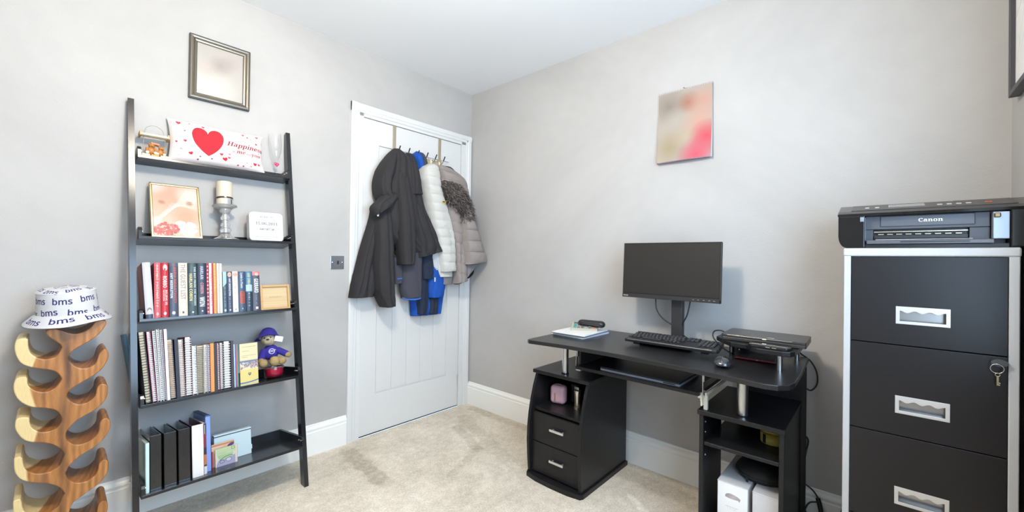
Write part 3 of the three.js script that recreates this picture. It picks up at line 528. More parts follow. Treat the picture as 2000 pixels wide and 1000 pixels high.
book({ x0: -1.5685, x1: -1.543, h: Sm, cover: rgb(0.015, 0.02, 0.04), label: 'small paperback with a sky blue spine and yellow lettering', tex: spine(80, 560, '#4a7fa6', (c, t, w, h, mk) => { c.fillStyle = '#b9d4e4'; c.fillRect(0, h * 0.34, w, h * 0.16); c.fillStyle = '#2c3c50'; c.fillRect(0, h * 0.52, w, h * 0.48); t('LEE CHILD', 0.04, 0.36, 0.5, 0.56, '#e6dc7a'); mk(0.54, 0.88, 0.5, 0.4, '#d5dde4'); }) });
book({ x0: -1.5415, x1: -1.5105, h: Sm - 0.001, cover: rgb(0.05, 0.05, 0.07), label: 'small charcoal paperback with a pink top beside the wooden frame', tex: spine(96, 560, '#4c4d5e', (c, t, w, h, mk) => { c.fillStyle = '#e07a80'; c.fillRect(0, 0, w, h * 0.1); c.fillStyle = '#dcbcae'; c.beginPath(); c.arc(w * 0.6, h * 0.07, w * 0.25, 0, 7); c.fill(); t('GERRARD', 0.18, 0.55, 0.5, 0.78, '#f3f2f2'); mk(0.6, 0.86, 0.5, 0.26, '#9a98a8'); c.fillStyle = '#ecd8dc'; c.fillRect(w * 0.35, h * 0.9, w * 0.35, h * 0.06); }) });
{
  const t = trayThing('wooden_frame', 'small pale wood frame with a line of script at the end of the book row', 'frame', -1.4365, 2, 0.004);
  const W = 0.133, H = 0.122, d = 0.02;
  const grain = canvas(256, 256, (c, w, h) => { c.fillStyle = '#e0b375'; c.fillRect(0, 0, w, h); for (let i = 0; i < 120; i++) { c.fillStyle = ['rgba(200,140,80,0.18)', 'rgba(240,205,150,0.2)'][i % 2]; c.fillRect(0, rnd() * h, w, 1 + rnd() * 3); } });
  const wood = std(rgb(0.66, 0.66, 0.66), 0.5, 0, { map: grain });
  for (const s of [-1, 1]) { mesh('frame_side', rbox(0.011, H, d, s * (W / 2 - 0.0055), H / 2, -d / 2, 0.0015), wood, t); mesh('frame_rail', rbox(W - 0.022, 0.011, d, 0, s > 0 ? H - 0.0055 : 0.0055, -d / 2, 0.0015), wood, t); }
  const tex = canvas(256, 220, (c, w, h) => { c.fillStyle = '#ecd0a0'; c.fillRect(0, 0, w, h); for (let i = 0; i < 60; i++) { c.fillStyle = 'rgba(215,170,110,0.2)'; c.fillRect(0, rnd() * h, w, 1 + rnd() * 3); } scribble(c, 70, 190, 112, 10, 'rgba(150,120,80,0.8)', 5, true); });
  mesh('panel', box(W - 0.02, H - 0.02, 0.006, 0, H / 2, -0.011), std(rgb(0.66, 0.66, 0.66), 0.55, 0, { map: tex }), t);
  t.rotation.x = -LEAN - 0.05;
}

// ---------------------------------------------------------------- fourth tray: wire bound notebooks, leaflets, bear, candle
function loops(h, r, pitch, wire, n0 = 0.006) {        // double loop binding along the front edge
  const g = [];
  for (let y = n0; y < h - n0; y += pitch) g.push(at(new THREE.TorusGeometry(r, wire, 4, 9).rotateX(Math.PI / 2).rotateZ(0), 0, y, 0));
  return merge(g);
}
const noteGroup = 'notebooks on the fourth shelf';
function notebook(o) {
  const w = o.x1 - o.x0, h = o.h, d = o.d ?? 0.16, t = trayThing('notebook', o.label, 'notebook', (o.x0 + o.x1) / 2, 3, o.z ?? 0.018, noteGroup);
  if (o.lean) { t.rotation.z = o.lean; t.position.y += Math.abs(w / 2 * Math.sin(o.lean)); }
  const e = Math.min(0.0016, w * 0.2), wired = o.wire !== undefined, front = wired ? -0.004 : 0;
  mesh('cover', [span(-w / 2, -w / 2 + e, 0, h, -d, front, 0.0004), span(w / 2 - e, w / 2, 0, h, -d, front, 0.0004)], std(o.cover, 0.5), t);
  mesh('pages', span(-w / 2 + e, w / 2 - e, 0.002, h - 0.002, -d + 0.003, front - (wired ? 0.01 : 0), 0), std(o.paper ?? rgb(0.74, 0.71, 0.66), 0.85), t);
  if (wired) mesh('wire_binding', loops(h, Math.min(w / 2 - 0.0004, 0.009), o.pitch ?? 0.0078, o.gauge ?? 0.0015).scale(w / 2 < 0.009 ? 1 : (w / 2) / 0.009, 1, 1).translate(0, 0, -0.008), std(o.wire, 0.45), t);
  else if (o.spine) mesh('spine', span(-w / 2 + 0.0002, w / 2 - 0.0002, 0, h, -0.0005, 0.001, 0), std(o.spine, 0.5), t);
}
const white = rgb(0.8, 0.79, 0.79), steelWire = rgb(0.7, 0.68, 0.66), black = rgb(0.02, 0.02, 0.025), paperWhite = rgb(0.7, 0.69, 0.67), cream = rgb(0.56, 0.5, 0.38);
notebook({ x0: -1.939, x1: -1.93, h: 0.285, d: 0.115, z: -0.085, lean: 0.14, cover: rgb(0.03, 0.14, 0.22), spine: rgb(0.03, 0.14, 0.22), label: 'tall teal notebook leaning out behind the shelf upright' });
notebook({ x0: -1.922, x1: -1.9035, h: 0.285, lean: 0.078, cover: black, wire: rgb(0.05, 0.05, 0.05), pitch: 0.0105, gauge: 0.0011, paper: cream, label: 'tall black spiral notebook with cream pages at the end of its row' });
notebook({ x0: -1.9005, x1: -1.8875, h: 0.284, lean: 0.07, cover: rgb(0.35, 0.05, 0.14), wire: white, paper: paperWhite, label: 'tall wire bound notebook with a burgundy cover edge' });
notebook({ x0: -1.8855, x1: -1.8765, h: 0.285, lean: 0.058, cover: rgb(0.6, 0.6, 0.62), wire: white, paper: paperWhite, label: 'tall grey and white wire bound notebook next to the burgundy one' });
notebook({ x0: -1.8755, x1: -1.867, h: 0.289, lean: 0.05, cover: rgb(0.72, 0.72, 0.7), wire: white, paper: paperWhite, label: 'tallest white wire bound notebook of the leaning bundle' });
notebook({ x0: -1.866, x1: -1.8575, h: 0.286, lean: 0.044, cover: rgb(0.5, 0.5, 0.55), wire: rgb(0.4, 0.4, 0.42), paper: paperWhite, label: 'tall notebook with dark grey wire in the leaning bundle' });
notebook({ x0: -1.8565, x1: -1.847, h: 0.286, lean: 0.036, cover: rgb(0.6, 0.14, 0.22), spine: rgb(0.82, 0.82, 0.84), paper: paperWhite, label: 'tall white unbound pad with a red edge, last of the leaning bundle' });
notebook({ x0: -1.8455, x1: -1.8275, h: 0.243, lean: 0.045, cover: rgb(0.03, 0.05, 0.16), wire: rgb(0.62, 0.42, 0.3), paper: cream, label: 'medium notebook with a navy cover and copper wire' });
notebook({ x0: -1.826, x1: -1.815, h: 0.24, lean: 0.03, cover: rgb(0.012, 0.014, 0.03), spine: rgb(0.014, 0.016, 0.03), label: 'medium black notebook with a plain dark spine' });
notebook({ x0: -1.8135, x1: -1.797, h: 0.238, lean: 0.03, cover: rgb(0.3, 0.26, 0.24), wire: rgb(0.75, 0.6, 0.56), paper: paperWhite, label: 'medium taupe notebook with rose wire' });
notebook({ x0: -1.795, x1: -1.774, h: 0.246, lean: 0.012, cover: rgb(0.16, 0.04, 0.07), wire: white, pitch: 0.0095, gauge: 0.002, paper: paperWhite, label: 'medium maroon notebook with thick white wire' });
notebook({ x0: -1.772, x1: -1.7575, h: 0.205, lean: 0.01, cover: rgb(0.7, 0.7, 0.74), wire: white, pitch: 0.0115, gauge: 0.0022, paper: rgb(0.8, 0.8, 0.84), label: 'small white notebook with widely spaced wire' });
notebook({ x0: -1.756, x1: -1.7335, h: 0.203, cover: rgb(0.62, 0.56, 0.44), wire: rgb(0.2, 0.18, 0.16), paper: cream, label: 'thick small notebook with cream pages and dark wire' });
notebook({ x0: -1.732, x1: -1.721, h: 0.204, cover: rgb(0.6, 0.62, 0.62), wire: rgb(0.62, 0.56, 0.5), paper: rgb(0.76, 0.76, 0.72), label: 'small pale grey wire bound notebook' });
notebook({ x0: -1.7195, x1: -1.7115, h: 0.204, cover: rgb(0.3, 0.22, 0.34), wire: white, paper: paperWhite, label: 'slim small notebook with a plum cover' });
notebook({ x0: -1.7105, x1: -1.6975, h: 0.206, cover: rgb(0.72, 0.24, 0.05), spine: rgb(0.76, 0.25, 0.06), label: 'small bright orange notebook' });
notebook({ x0: -1.6965, x1: -1.6865, h: 0.206, cover: rgb(0.02, 0.018, 0.02), spine: rgb(0.02, 0.018, 0.02), label: 'small black notebook right beside the orange one' });
notebook({ x0: -1.685, x1: -1.677, h: 0.205, cover: rgb(0.28, 0.07, 0.1), wire: white, paper: paperWhite, label: 'slim small notebook with a wine red cover' });
notebook({ x0: -1.676, x1: -1.6625, h: 0.205, cover: rgb(0.05, 0.045, 0.06), wire: rgb(0.66, 0.6, 0.6), paper: paperWhite, label: 'small black covered notebook with silver wire' });
notebook({ x0: -1.661, x1: -1.6365, h: 0.209, cover: rgb(0.04, 0.04, 0.05), wire: white, pitch: 0.0105, gauge: 0.0023, paper: paperWhite, label: 'thick small notebook with large white wire loops' });
notebook({ x0: -1.6345, x1: -1.6245, h: 0.207, cover: rgb(0.03, 0.028, 0.035), spine: rgb(0.035, 0.03, 0.04), label: 'small charcoal notebook at the end of the row' });
{
  // a block of booklets with a printed leaflet in front
  const t = trayThing('booklet', 'booklet with blue, red and green edges behind the yellow leaflet', 'booklet', -1.614, 3, 0.018);
  [[-0.0075, rgb(0.45, 0.6, 0.75)], [-0.0035, rgb(0.05, 0.12, 0.4)], [0.0005, rgb(0.55, 0.06, 0.05)], [0.0045, rgb(0.05, 0.3, 0.2)]].forEach(([x, c]) => mesh('section', span(x - 0.0019, x + 0.0019, 0, 0.19, -0.12, 0, 0.0003), std(c, 0.5), t));
  const q = trayThing('leaflet', 'cream and yellow leaflet with a crest standing at the shelf edge', 'leaflet', -1.5655, 3, 0.021);
  const tex = canvas(256, 640, (c, w, h) => {
    c.fillStyle = '#f2e3b4'; c.fillRect(0, 0, w, h); c.fillStyle = '#a89c78';
    for (const [y, x1] of [[0.08, 200], [0.18, 100], [0.29, 200], [0.33, 80]]) { c.fillRect(30, y * h, x1, 5); }
    c.fillStyle = '#7d86a4'; c.fillRect(0, h * 0.41, w, h * 0.05); for (let i = 0; i < 60; i++) { c.fillStyle = ['#c8c2c4', '#b08f8c', '#8a90a8', '#e0dcd8', '#b9705c', '#98a0b4'][i % 6]; c.save(); c.translate(rnd() * w, h * (0.46 + rnd() * 0.15)); c.rotate(rnd() * 3); c.fillRect(-18, -9, 36, 18); c.restore(); }
    c.fillStyle = '#f2dc84'; c.fillRect(0, h * 0.63, w, h * 0.37); c.fillStyle = '#3c5a7e'; c.beginPath(); c.moveTo(w * 0.44, h * 0.71); c.lineTo(w * 0.6, h * 0.71); c.lineTo(w * 0.6, h * 0.75); c.lineTo(w * 0.52, h * 0.785); c.lineTo(w * 0.44, h * 0.75); c.fill();
    c.fillStyle = '#c9a878'; c.fillRect(w * 0.47, h * 0.72, w * 0.1, h * 0.025); c.fillStyle = '#4a78b4'; c.beginPath(); c.moveTo(0, h * 0.925); c.quadraticCurveTo(w * 0.6, h * 0.93, w, h * 0.885); c.lineTo(w, h * 0.91); c.quadraticCurveTo(w * 0.6, h * 0.96, 0, h * 0.955); c.fill(); c.fillStyle = '#e2d6a0'; c.fillRect(0, h * 0.965, w, h * 0.035);
  });
  mesh('sheet', box(0.072, 0.187, 0.0012, 0, 0.0935, 0), std(rgb(0.68, 0.68, 0.68), 0.4, 0, { map: tex }), q);
  mesh('inner_sheet', box(0.07, 0.185, 0.001, 0.001, 0.0925, -0.002), std(rgb(0.8, 0.74, 0.5), 0.5), q);
}
{
  // glass jar candle and the plush bear sitting on it
  const t = trayThing('jar_candle', 'red candle in a round glass dish under the plush bear', 'candle', -1.431, 3, -0.075);
  mesh('wax', lathe([[0, 0.006], [0.032, 0.007], [0.039, 0.022], [0.0405, 0.047], [0.0385, 0.0475], [0, 0.046]], 40), phys(rgb(0.62, 0.008, 0.06), 0.3, 0, { clearcoat: 0.3 }), t);
  mesh('glass_dish', lathe([[0, 0], [0.036, 0], [0.042, 0.008], [0.0435, 0.03], [0.0435, 0.056], [0.0418, 0.056], [0.0418, 0.03], [0.0402, 0.009], [0.035, 0.003], [0, 0.003]], 44), phys(0xffffff, 0.02, 0, { transmission: 1, thickness: 0.002, ior: 1.45 }), t);
}
{
  const t = trayThing('plush_bear', 'small plush bear in a royal blue hat and jumper sitting on the red candle', 'soft toy', -1.442, 3, -0.08);
  t.position.set(...ladderPoint(-1.442, TRAY[3] + 0.055, -0.08));
  t.rotation.y = -0.28;
  const fuzz = field(128, (u, v) => { const k = 0.5 + 0.35 * tile(u, v, 40) + 0.25 * (rnd() - 0.5); return [k, k, k]; }); fuzz.repeat.set(3, 3);
  const fur = std(rgb(0.52, 0.36, 0.16), 0.95, 0, { bumpMap: fuzz, bumpScale: 0.003 }), furPale = std(rgb(0.56, 0.46, 0.33), 0.95, 0, { bumpMap: fuzz, bumpScale: 0.003 });
  const blue = std(rgb(0.035, 0.022, 0.26), 0.9, 0, { bumpMap: fuzz, bumpScale: 0.001 });
  const fluffy = (g, a = 0.0018) => { const p = g.attributes.position, n = g.attributes.normal; for (let i = 0; i < p.count; i++) { const k = a * noise.noise(p.getX(i) * 160, p.getY(i) * 160, p.getZ(i) * 160); p.setXYZ(i, p.getX(i) + n.getX(i) * k, p.getY(i) + n.getY(i) * k, p.getZ(i) + n.getZ(i) * k); } g.computeVertexNormals(); return g; };
  const body = mesh('jumper', [ball(0.036, 0, 0.072, 0, 1, 1.05, 0.85, 24)], blue, t);
  for (const s of [-1, 1]) { const g = new THREE.CapsuleGeometry(0.0155, 0.042, 6, 14).rotateZ(s * (s > 0 ? 1.0 : 0.35)).translate(s * (s > 0 ? 0.05 : 0.036), s > 0 ? 0.066 : 0.06, 0.012); mesh('sleeve', g, blue, body); }
  mesh('emblem', [at(new THREE.TorusGeometry(0.012, 0.0014, 6, 24), 0.004, 0.077, 0.0312), at(new THREE.TorusGeometry(0.004, 0.0011, 6, 12), 0.0, 0.078, 0.0318), at(new THREE.TorusGeometry(0.0035, 0.0011, 6, 12), 0.008, 0.078, 0.0315), rbox(0.005, 0.0025, 0.001, 0.019, 0.082, 0.029, 0.0005)], std(rgb(0.75, 0.75, 0.85), 0.8), body);
  mesh('paw', fluffy(ball(0.014, 0.075, 0.05, 0.02, 1.1, 1, 1, 18)), fur, t);
  mesh('paw', fluffy(ball(0.014, -0.042, 0.034, 0.026, 1, 1.1, 1, 18)), fur, t);
  for (const [x, y, z, r] of [[-0.034, 0.016, 0.03, 0.02], [0.014, 0.02, 0.042, 0.024]]) mesh('leg', fluffy(ball(r, x, y + 0.008, z, 1, 1, 1.25, 22), 0.0025), fur, t);
  mesh('leg', fluffy(ball(0.021, 0.044, 0.026, 0.024, 1.05, 0.95, 1.1, 22), 0.0025), fur, t);
  const head = mesh('head', fluffy(ball(0.033, -0.006, 0.136, 0.006, 1.05, 0.95, 0.95, 26), 0.0022), furPale, t);
  mesh('muzzle', fluffy(ball(0.0175, -0.012, 0.127, 0.033, 1.05, 0.9, 0.9, 20), 0.0015), furPale, head);
  mesh('nose', ball(0.0055, -0.012, 0.136, 0.0475, 1.25, 0.8, 0.8, 12), std(rgb(0.02, 0.016, 0.015), 0.4), head);
  for (const s of [-1, 1]) mesh('eye', ball(0.0034, -0.012 + s * 0.013, 0.145, 0.0345, 1, 1, 1, 10), std(rgb(0.012, 0.01, 0.01), 0.15), head);
  for (const s of [-1, 1]) mesh('ear', fluffy(ball(0.0125, -0.006 + s * 0.031, 0.15, -0.002, 1, 1, 0.6, 16)), furPale, head);
  // soft hat: crown and drooping brim
  const hat = mesh('hat', lathe([[0, 0.036], [0.012, 0.034], [0.026, 0.027], [0.036, 0.014], [0.042, 0.002], [0.056, -0.009], [0.0565, -0.0115], [0.041, -0.003], [0.034, 0.008], [0, 0.022]], 36), blue, t);
  hat.position.set(-0.008, 0.159, -0.008); hat.rotation.z = -0.12; hat.rotation.x = -0.2;
  { const p = hat.geometry.attributes.position; for (let i = 0; i < p.count; i++) { const x = p.getX(i), r = Math.hypot(x, p.getZ(i)); if (r > 0.03) p.setY(i, p.getY(i) - (x < 0 ? 0.02 : 0.002) * Math.min(1, (r - 0.03) / 0.02) * Math.abs(x) / r); } hat.geometry.computeVertexNormals(); }
  const tag = mesh('swing_tag', rbox(0.036, 0.026, 0.0012, 0, 0, 0, 0.0005), std(rgb(0.8, 0.8, 0.82), 0.5), t);
  tag.position.set(0.036, 0.134, 0.036); tag.rotation.set(-0.15, 0.1, -0.28);
}

// ---------------------------------------------------------------- bottom tray: binders, folders, cards
{
  const binder = (x0, x1, h, cover, spineMat, label, d = 0.26) => {
    const w = x1 - x0, t = trayThing('ring_binder', label, 'binder', (x0 + x1) / 2, 4, 0.002, 'binders on the bottom shelf'), e = 0.0032;
    // one board folded round the spine, seen from above as a U, its rear corners splayed
    for (const s of [-1, 1]) mesh('cover_board', span(s > 0 ? w / 2 - e : -w / 2, s > 0 ? w / 2 : -w / 2 + e, 0, h, -d, 0, 0.0012), cover, t);
    mesh('spine', span(-w / 2, w / 2, 0, h, -0.0032, 0, 0.0012), spineMat, t);
    mesh('paper_block', span(-w / 2 + 0.006, w / 2 - 0.008, 0.006, h - 0.045, -d + 0.04, -0.03, 0), std(rgb(0.66, 0.65, 0.63), 0.85), t);
    mesh('ring_bar', span(-0.006, 0.006, 0.01, h - 0.01, -0.008, -0.0032, 0.001), std(rgb(0.6, 0.6, 0.6), 0.3, 1), t);
    return t;
  };
  const vinyl = phys(rgb(0.009, 0.0085, 0.009), 0.2, 0, { clearcoat: 0.6, clearcoatRoughness: 0.15 });
  { const crinkle = field(256, (u, v) => { const k = 0.5 + 0.5 * tile(u, v, 9, 2) + 0.1 * tile(u, v, 30); return [k, k, k]; }); vinyl.bumpMap = crinkle; crinkle.repeat.set(2, 1); vinyl.bumpScale = 0.0004; }
  binder(-1.9095, -1.8735, 0.207, vinyl, vinyl, 'black vinyl ring binder beside the mint folder');
  binder(-1.867, -1.8265, 0.205, vinyl, vinyl, 'black vinyl ring binder between two other black binders');
  binder(-1.8215, -1.782, 0.206, vinyl, vinyl, 'black vinyl ring binder beside the white binder');
  binder(-1.777, -1.7365, 0.209, std(rgb(0.12, 0.03, 0.05), 0.4), std(rgb(0.72, 0.7, 0.68), 0.35), 'white spined ring binder next to the blue box file');
  const f = trayThing('folder', 'mint green card folder at the end of the binder row', 'folder', -1.9175, 4, 0.012);
  mesh('front_flap', span(-0.0055, -0.0035, 0, 0.184, -0.24, 0, 0.0005), std(rgb(0.5, 0.66, 0.66), 0.35), f);
  mesh('spine', span(-0.004, 0.005, 0, 0.186, -0.001, 0.001, 0.0005), std(rgb(0.52, 0.68, 0.68), 0.35), f);
  mesh('sheets', span(-0.0032, 0.003, 0.001, 0.183, -0.236, -0.002, 0.0005), std(rgb(0.66, 0.66, 0.64), 0.8), f);
  mesh('back_flap', span(0.0035, 0.0055, 0, 0.186, -0.24, 0, 0.0005), std(rgb(0.5, 0.66, 0.66), 0.35), f);
  const m = trayThing('magazine', 'magazine with a dark red spine between white binder and blue file', 'magazine', -1.7295, 4, -0.01);
  mesh('pages', span(-0.0045, 0.0045, 0, 0.205, -0.21, -0.001, 0.001), pageMat, m);
  const mt = canvas(32, 256, (c, w, h) => { c.fillStyle = '#33202a'; c.fillRect(0, 0, w, h); c.fillStyle = '#7c2836'; c.fillRect(0, h * 0.2, w, h * 0.28); c.fillStyle = '#b86a3c'; c.fillRect(0, h * 0.62, w, h * 0.2); c.fillStyle = '#d8cfc8'; c.fillRect(w * 0.3, h * 0.03, w * 0.2, h * 0.18); c.fillStyle = '#cfc8c4'; c.fillRect(0, h * 0.85, w, h * 0.15); });
  mesh('spine', box(0.0095, 0.206, 0.0015, 0, 0.103, 0), std(0xffffff, 0.35, 0, { map: mt }), m);
  const b = trayThing('box_file', 'tall slim cornflower blue box file', 'file', -1.7145, 4, -0.03);
  mesh('file_body', [span(-0.009, 0.009, 0, 0.232, -0.235, 0, 0.0015)], std(rgb(0.2, 0.3, 0.66), 0.4), b);
  mesh('lid_edge', span(-0.0095, 0.0095, 0.228, 0.2335, -0.236, 0.0008, 0.0012), std(rgb(0.05, 0.09, 0.24), 0.45), b);
  // cards in front of a pale blue flat box
  const p = trayThing('gift_box', 'pale ice blue flat box with a dark lid line standing behind the cards', 'box', -1.6, 4, -0.125);
  mesh('box_body', span(-0.074, 0.074, 0, 0.112, -0.028, 0, 0.002), std(rgb(0.56, 0.68, 0.72), 0.35), p);
  mesh('box_lid', span(-0.0745, 0.0745, 0.1145, 0.122, -0.0285, 0.0005, 0.002), std(rgb(0.56, 0.68, 0.72), 0.35), p);
  mesh('lid_seam', span(-0.0735, 0.0735, 0.111, 0.1155, -0.0275, -0.0004, 0), std(rgb(0.03, 0.05, 0.07), 0.6), p);
  mesh('ribbon_end', rbox(0.004, 0.02, 0.012, 0.0755, 0.03, -0.008, 0.0015), std(rgb(0.75, 0.8, 0.82), 0.5), p);
  const c1 = trayThing('card', 'card with orange and purple print behind the spectacles card', 'card', -1.6525, 4, -0.072);
  const t1 = canvas(256, 256, (c, w, h) => { c.fillStyle = '#e9c9a4'; c.fillRect(0, 0, w, h); c.fillStyle = '#d98a5e'; c.fillRect(0, h * 0.04, w, h * 0.07); c.fillStyle = '#efdcc4'; c.fillRect(0, h * 0.13, w * 0.5, h * 0.05); c.fillStyle = '#5a4a86'; c.beginPath(); c.ellipse(w * 0.85, h * 0.18, w * 0.16, h * 0.07, -0.3, 0, 7); c.fill(); c.fillStyle = '#b84a5c'; c.fillRect(0, h * 0.3, w * 0.08, h * 0.7); });
  mesh('card_sheet', box(0.086, 0.096, 0.0014, 0, 0.048, 0), std(rgb(0.7, 0.7, 0.7), 0.45, 0, { map: t1 }), c1);
  const c2 = trayThing('card', 'pale green card printed with a pair of spectacles', 'card', -1.644, 4, -0.055);
  const t2 = canvas(256, 256, (c, w, h) => {
    c.fillStyle = '#eee4cf'; c.fillRect(0, 0, w, h); c.fillStyle = '#cfe0ae'; c.fillRect(w * 0.06, 0, w * 0.85, h * 0.34); c.fillStyle = '#b8d7a0'; c.beginPath(); c.arc(w * 0.45, h * 0.36, w * 0.36, 0, Math.PI); c.fill(); c.fillStyle = '#b7b2cf'; c.beginPath(); c.moveTo(w * 0.04, h); c.quadraticCurveTo(w * 0.1, h * 0.5, w * 0.36, h * 0.66); c.lineTo(w * 0.9, h * 0.52); c.lineTo(w * 0.9, h); c.fill();
    c.strokeStyle = '#4c4f58'; c.lineWidth = 7; c.beginPath(); c.moveTo(w * 0.2, h * 0.68); c.quadraticCurveTo(w * 0.45, h * 0.44, w * 0.78, h * 0.52); c.stroke(); c.lineWidth = 5; c.beginPath(); c.ellipse(w * 0.3, h * 0.76, w * 0.1, h * 0.09, 0, 0, 7); c.stroke(); c.beginPath(); c.ellipse(w * 0.6, h * 0.72, w * 0.13, h * 0.1, 0, 0, 7); c.stroke(); c.fillStyle = '#eef0f6'; c.globalAlpha = 0.7; c.beginPath(); c.ellipse(w * 0.6, h * 0.72, w * 0.12, h * 0.09, 0, 0, 7); c.fill(); c.globalAlpha = 1;
    c.lineWidth = 4; c.strokeRect(w * 0.74, h * 0.06, w * 0.14, h * 0.13); scribble(c, 40, 120, 80, 8, '#8a9a7c', 5);
  });
  mesh('card_sheet', box(0.083, 0.076, 0.0016, 0, 0.038, 0), std(rgb(0.7, 0.7, 0.7), 0.4, 0, { map: t2 }), c2);
  mesh('card_back', box(0.083, 0.076, 0.0012, 0.002, 0.038, -0.004), std(rgb(0.6, 0.1, 0.12), 0.5), c2);
}

// ---------------------------------------------------------------- wine rack and hat
{
  const rackRight=[-0.028,0.855,-0.008,0.846,0.007,0.836,0.028,0.83,0.051,0.838,0.066,0.853,0.074,0.868,0.09,0.875,0.104,0.866,0.1,0.847,0.088,0.826,0.075,0.81,0.054,0.794,0.033,0.78,0.018,0.768,0.011,0.754,0.009,0.744,0.014,0.728,0.027,0.711,0.045,0.701,0.063,0.702,0.077,0.713,0.083,0.731,0.087,0.749,0.095,0.76,0.104,0.763,0.111,0.749,0.112,0.73,0.105,0.708,0.093,0.687,0.077,0.671,0.061,0.661,0.041,0.648,0.02,0.634,0.01,0.622,0.007,0.608,0.011,0.596,0.024,0.58,0.039,0.571,0.057,0.573,0.07,0.581,0.08,0.598,0.082,0.617,0.089,0.631,0.099,0.633,0.111,0.624,0.112,0.61,0.111,0.587,0.103,0.566,0.09,0.55,0.074,0.537,0.053,0.526,0.032,0.513,0.015,0.492,0.007,0.478,0.006,0.465,0.01,0.449,0.023,0.432,0.039,0.424,0.057,0.425,0.073,0.433,0.086,0.448,0.091,0.465,0.092,0.488,0.101,0.501,0.112,0.5,0.12,0.488,0.121,0.468,0.116,0.446,0.105,0.427,0.089,0.409,0.073,0.397,0.055,0.388,0.034,0.374,0.017,0.355,0.01,0.339,0.008,0.329,0.015,0.308,0.03,0.29,0.046,0.283,0.064,0.283,0.08,0.294,0.089,0.309,0.092,0.331,0.096,0.341,0.106,0.346,0.116,0.338,0.119,0.321,0.117,0.299,0.11,0.282,0.097,0.264,0.083,0.253,0.062,0.24,0.042,0.226,0.024,0.212];
  const rackLeft=[-0.028,0.855,-0.042,0.853,-0.049,0.843,-0.039,0.827,-0.027,0.813,-0.015,0.8,-0.009,0.789,-0.01,0.78,-0.019,0.759,-0.033,0.751,-0.05,0.751,-0.069,0.762,-0.082,0.78,-0.087,0.806,-0.088,0.826,-0.102,0.83,-0.113,0.825,-0.116,0.813,-0.116,0.789,-0.107,0.756,-0.094,0.738,-0.075,0.726,-0.052,0.716,-0.033,0.709,-0.018,0.697,-0.008,0.677,-0.009,0.666,-0.02,0.647,-0.034,0.637,-0.051,0.636,-0.067,0.645,-0.079,0.658,-0.086,0.672,-0.088,0.696,-0.104,0.698,-0.113,0.692,-0.117,0.675,-0.116,0.654,-0.11,0.632,-0.099,0.612,-0.083,0.596,-0.066,0.586,-0.047,0.58,-0.031,0.572,-0.018,0.563,-0.01,0.548,-0.005,0.53,-0.007,0.518,-0.018,0.499,-0.034,0.495,-0.051,0.497,-0.065,0.507,-0.076,0.522,-0.08,0.541,-0.081,0.554,-0.098,0.561,-0.109,0.558,-0.112,0.543,-0.11,0.522,-0.099,0.494,-0.085,0.476,-0.067,0.466,-0.046,0.458,-0.024,0.444,-0.007,0.423,0.003,0.404,0.002,0.397,-0.006,0.37,-0.018,0.357,-0.035,0.351,-0.056,0.354,-0.072,0.364,-0.084,0.377,-0.091,0.394,-0.095,0.424,-0.105,0.428,-0.112,0.424,-0.112,0.409,-0.111,0.387,-0.106,0.368,-0.095,0.348,-0.079,0.335,-0.063,0.325,-0.039,0.313,-0.019,0.299,-0.005,0.284,0.006,0.26];
  const t = thing('wine_rack', 'carved wooden wine rack with hooked arms on both sides of a stem', 'wine rack', [-2.14, 0, 0]);
  const pts = (a) => { const o = []; for (let i = 0; i < a.length; i += 2) o.push([a[i], a[i + 1]]); return o; };
  const R = pts(rackRight), L = pts(rackLeft);
  // the arms go on below: one more pair, then a solid foot
  const again = (list, from, to, dy) => list.slice(from, to).map(([x, y]) => [x, y - dy]);
  const rStep = 0.155, lStep = 0.144;
  const Rall = R.concat(again(R, R.length - 18, R.length, rStep)).filter(([, y], i) => i < R.length || y > 0.07).concat([[0.05, 0.06], [0.1, 0.05], [0.105, 0]]);
  const Lall = L.concat(again(L, L.length - 21, L.length, lStep)).filter(([, y], i) => i < L.length || y > 0.07).concat([[-0.05, 0.06], [-0.1, 0.05], [-0.105, 0]]);
  const outline = Rall.concat(Lall.slice(1).reverse());
  const s = new THREE.Shape(); s.moveTo(...outline[0]); s.splineThru(outline.slice(1, Rall.length - 2).map((q) => new THREE.Vector2(...q)));
  for (const q of Rall.slice(-3)) s.lineTo(...q);
  const back = Lall.slice(1).reverse(); for (const q of back.slice(0, 3)) s.lineTo(...q);
  s.splineThru(back.slice(3).concat([outline[0]]).map((q) => new THREE.Vector2(...q)));
  const flat = s.getPoints(2).filter((q, i, a) => !i || q.distanceTo(a[i - 1]) > 0.0008);
  const g = extrude(new THREE.Shape(flat), 0.15, 0.0035, 3).translate(0, 0, 0.07);
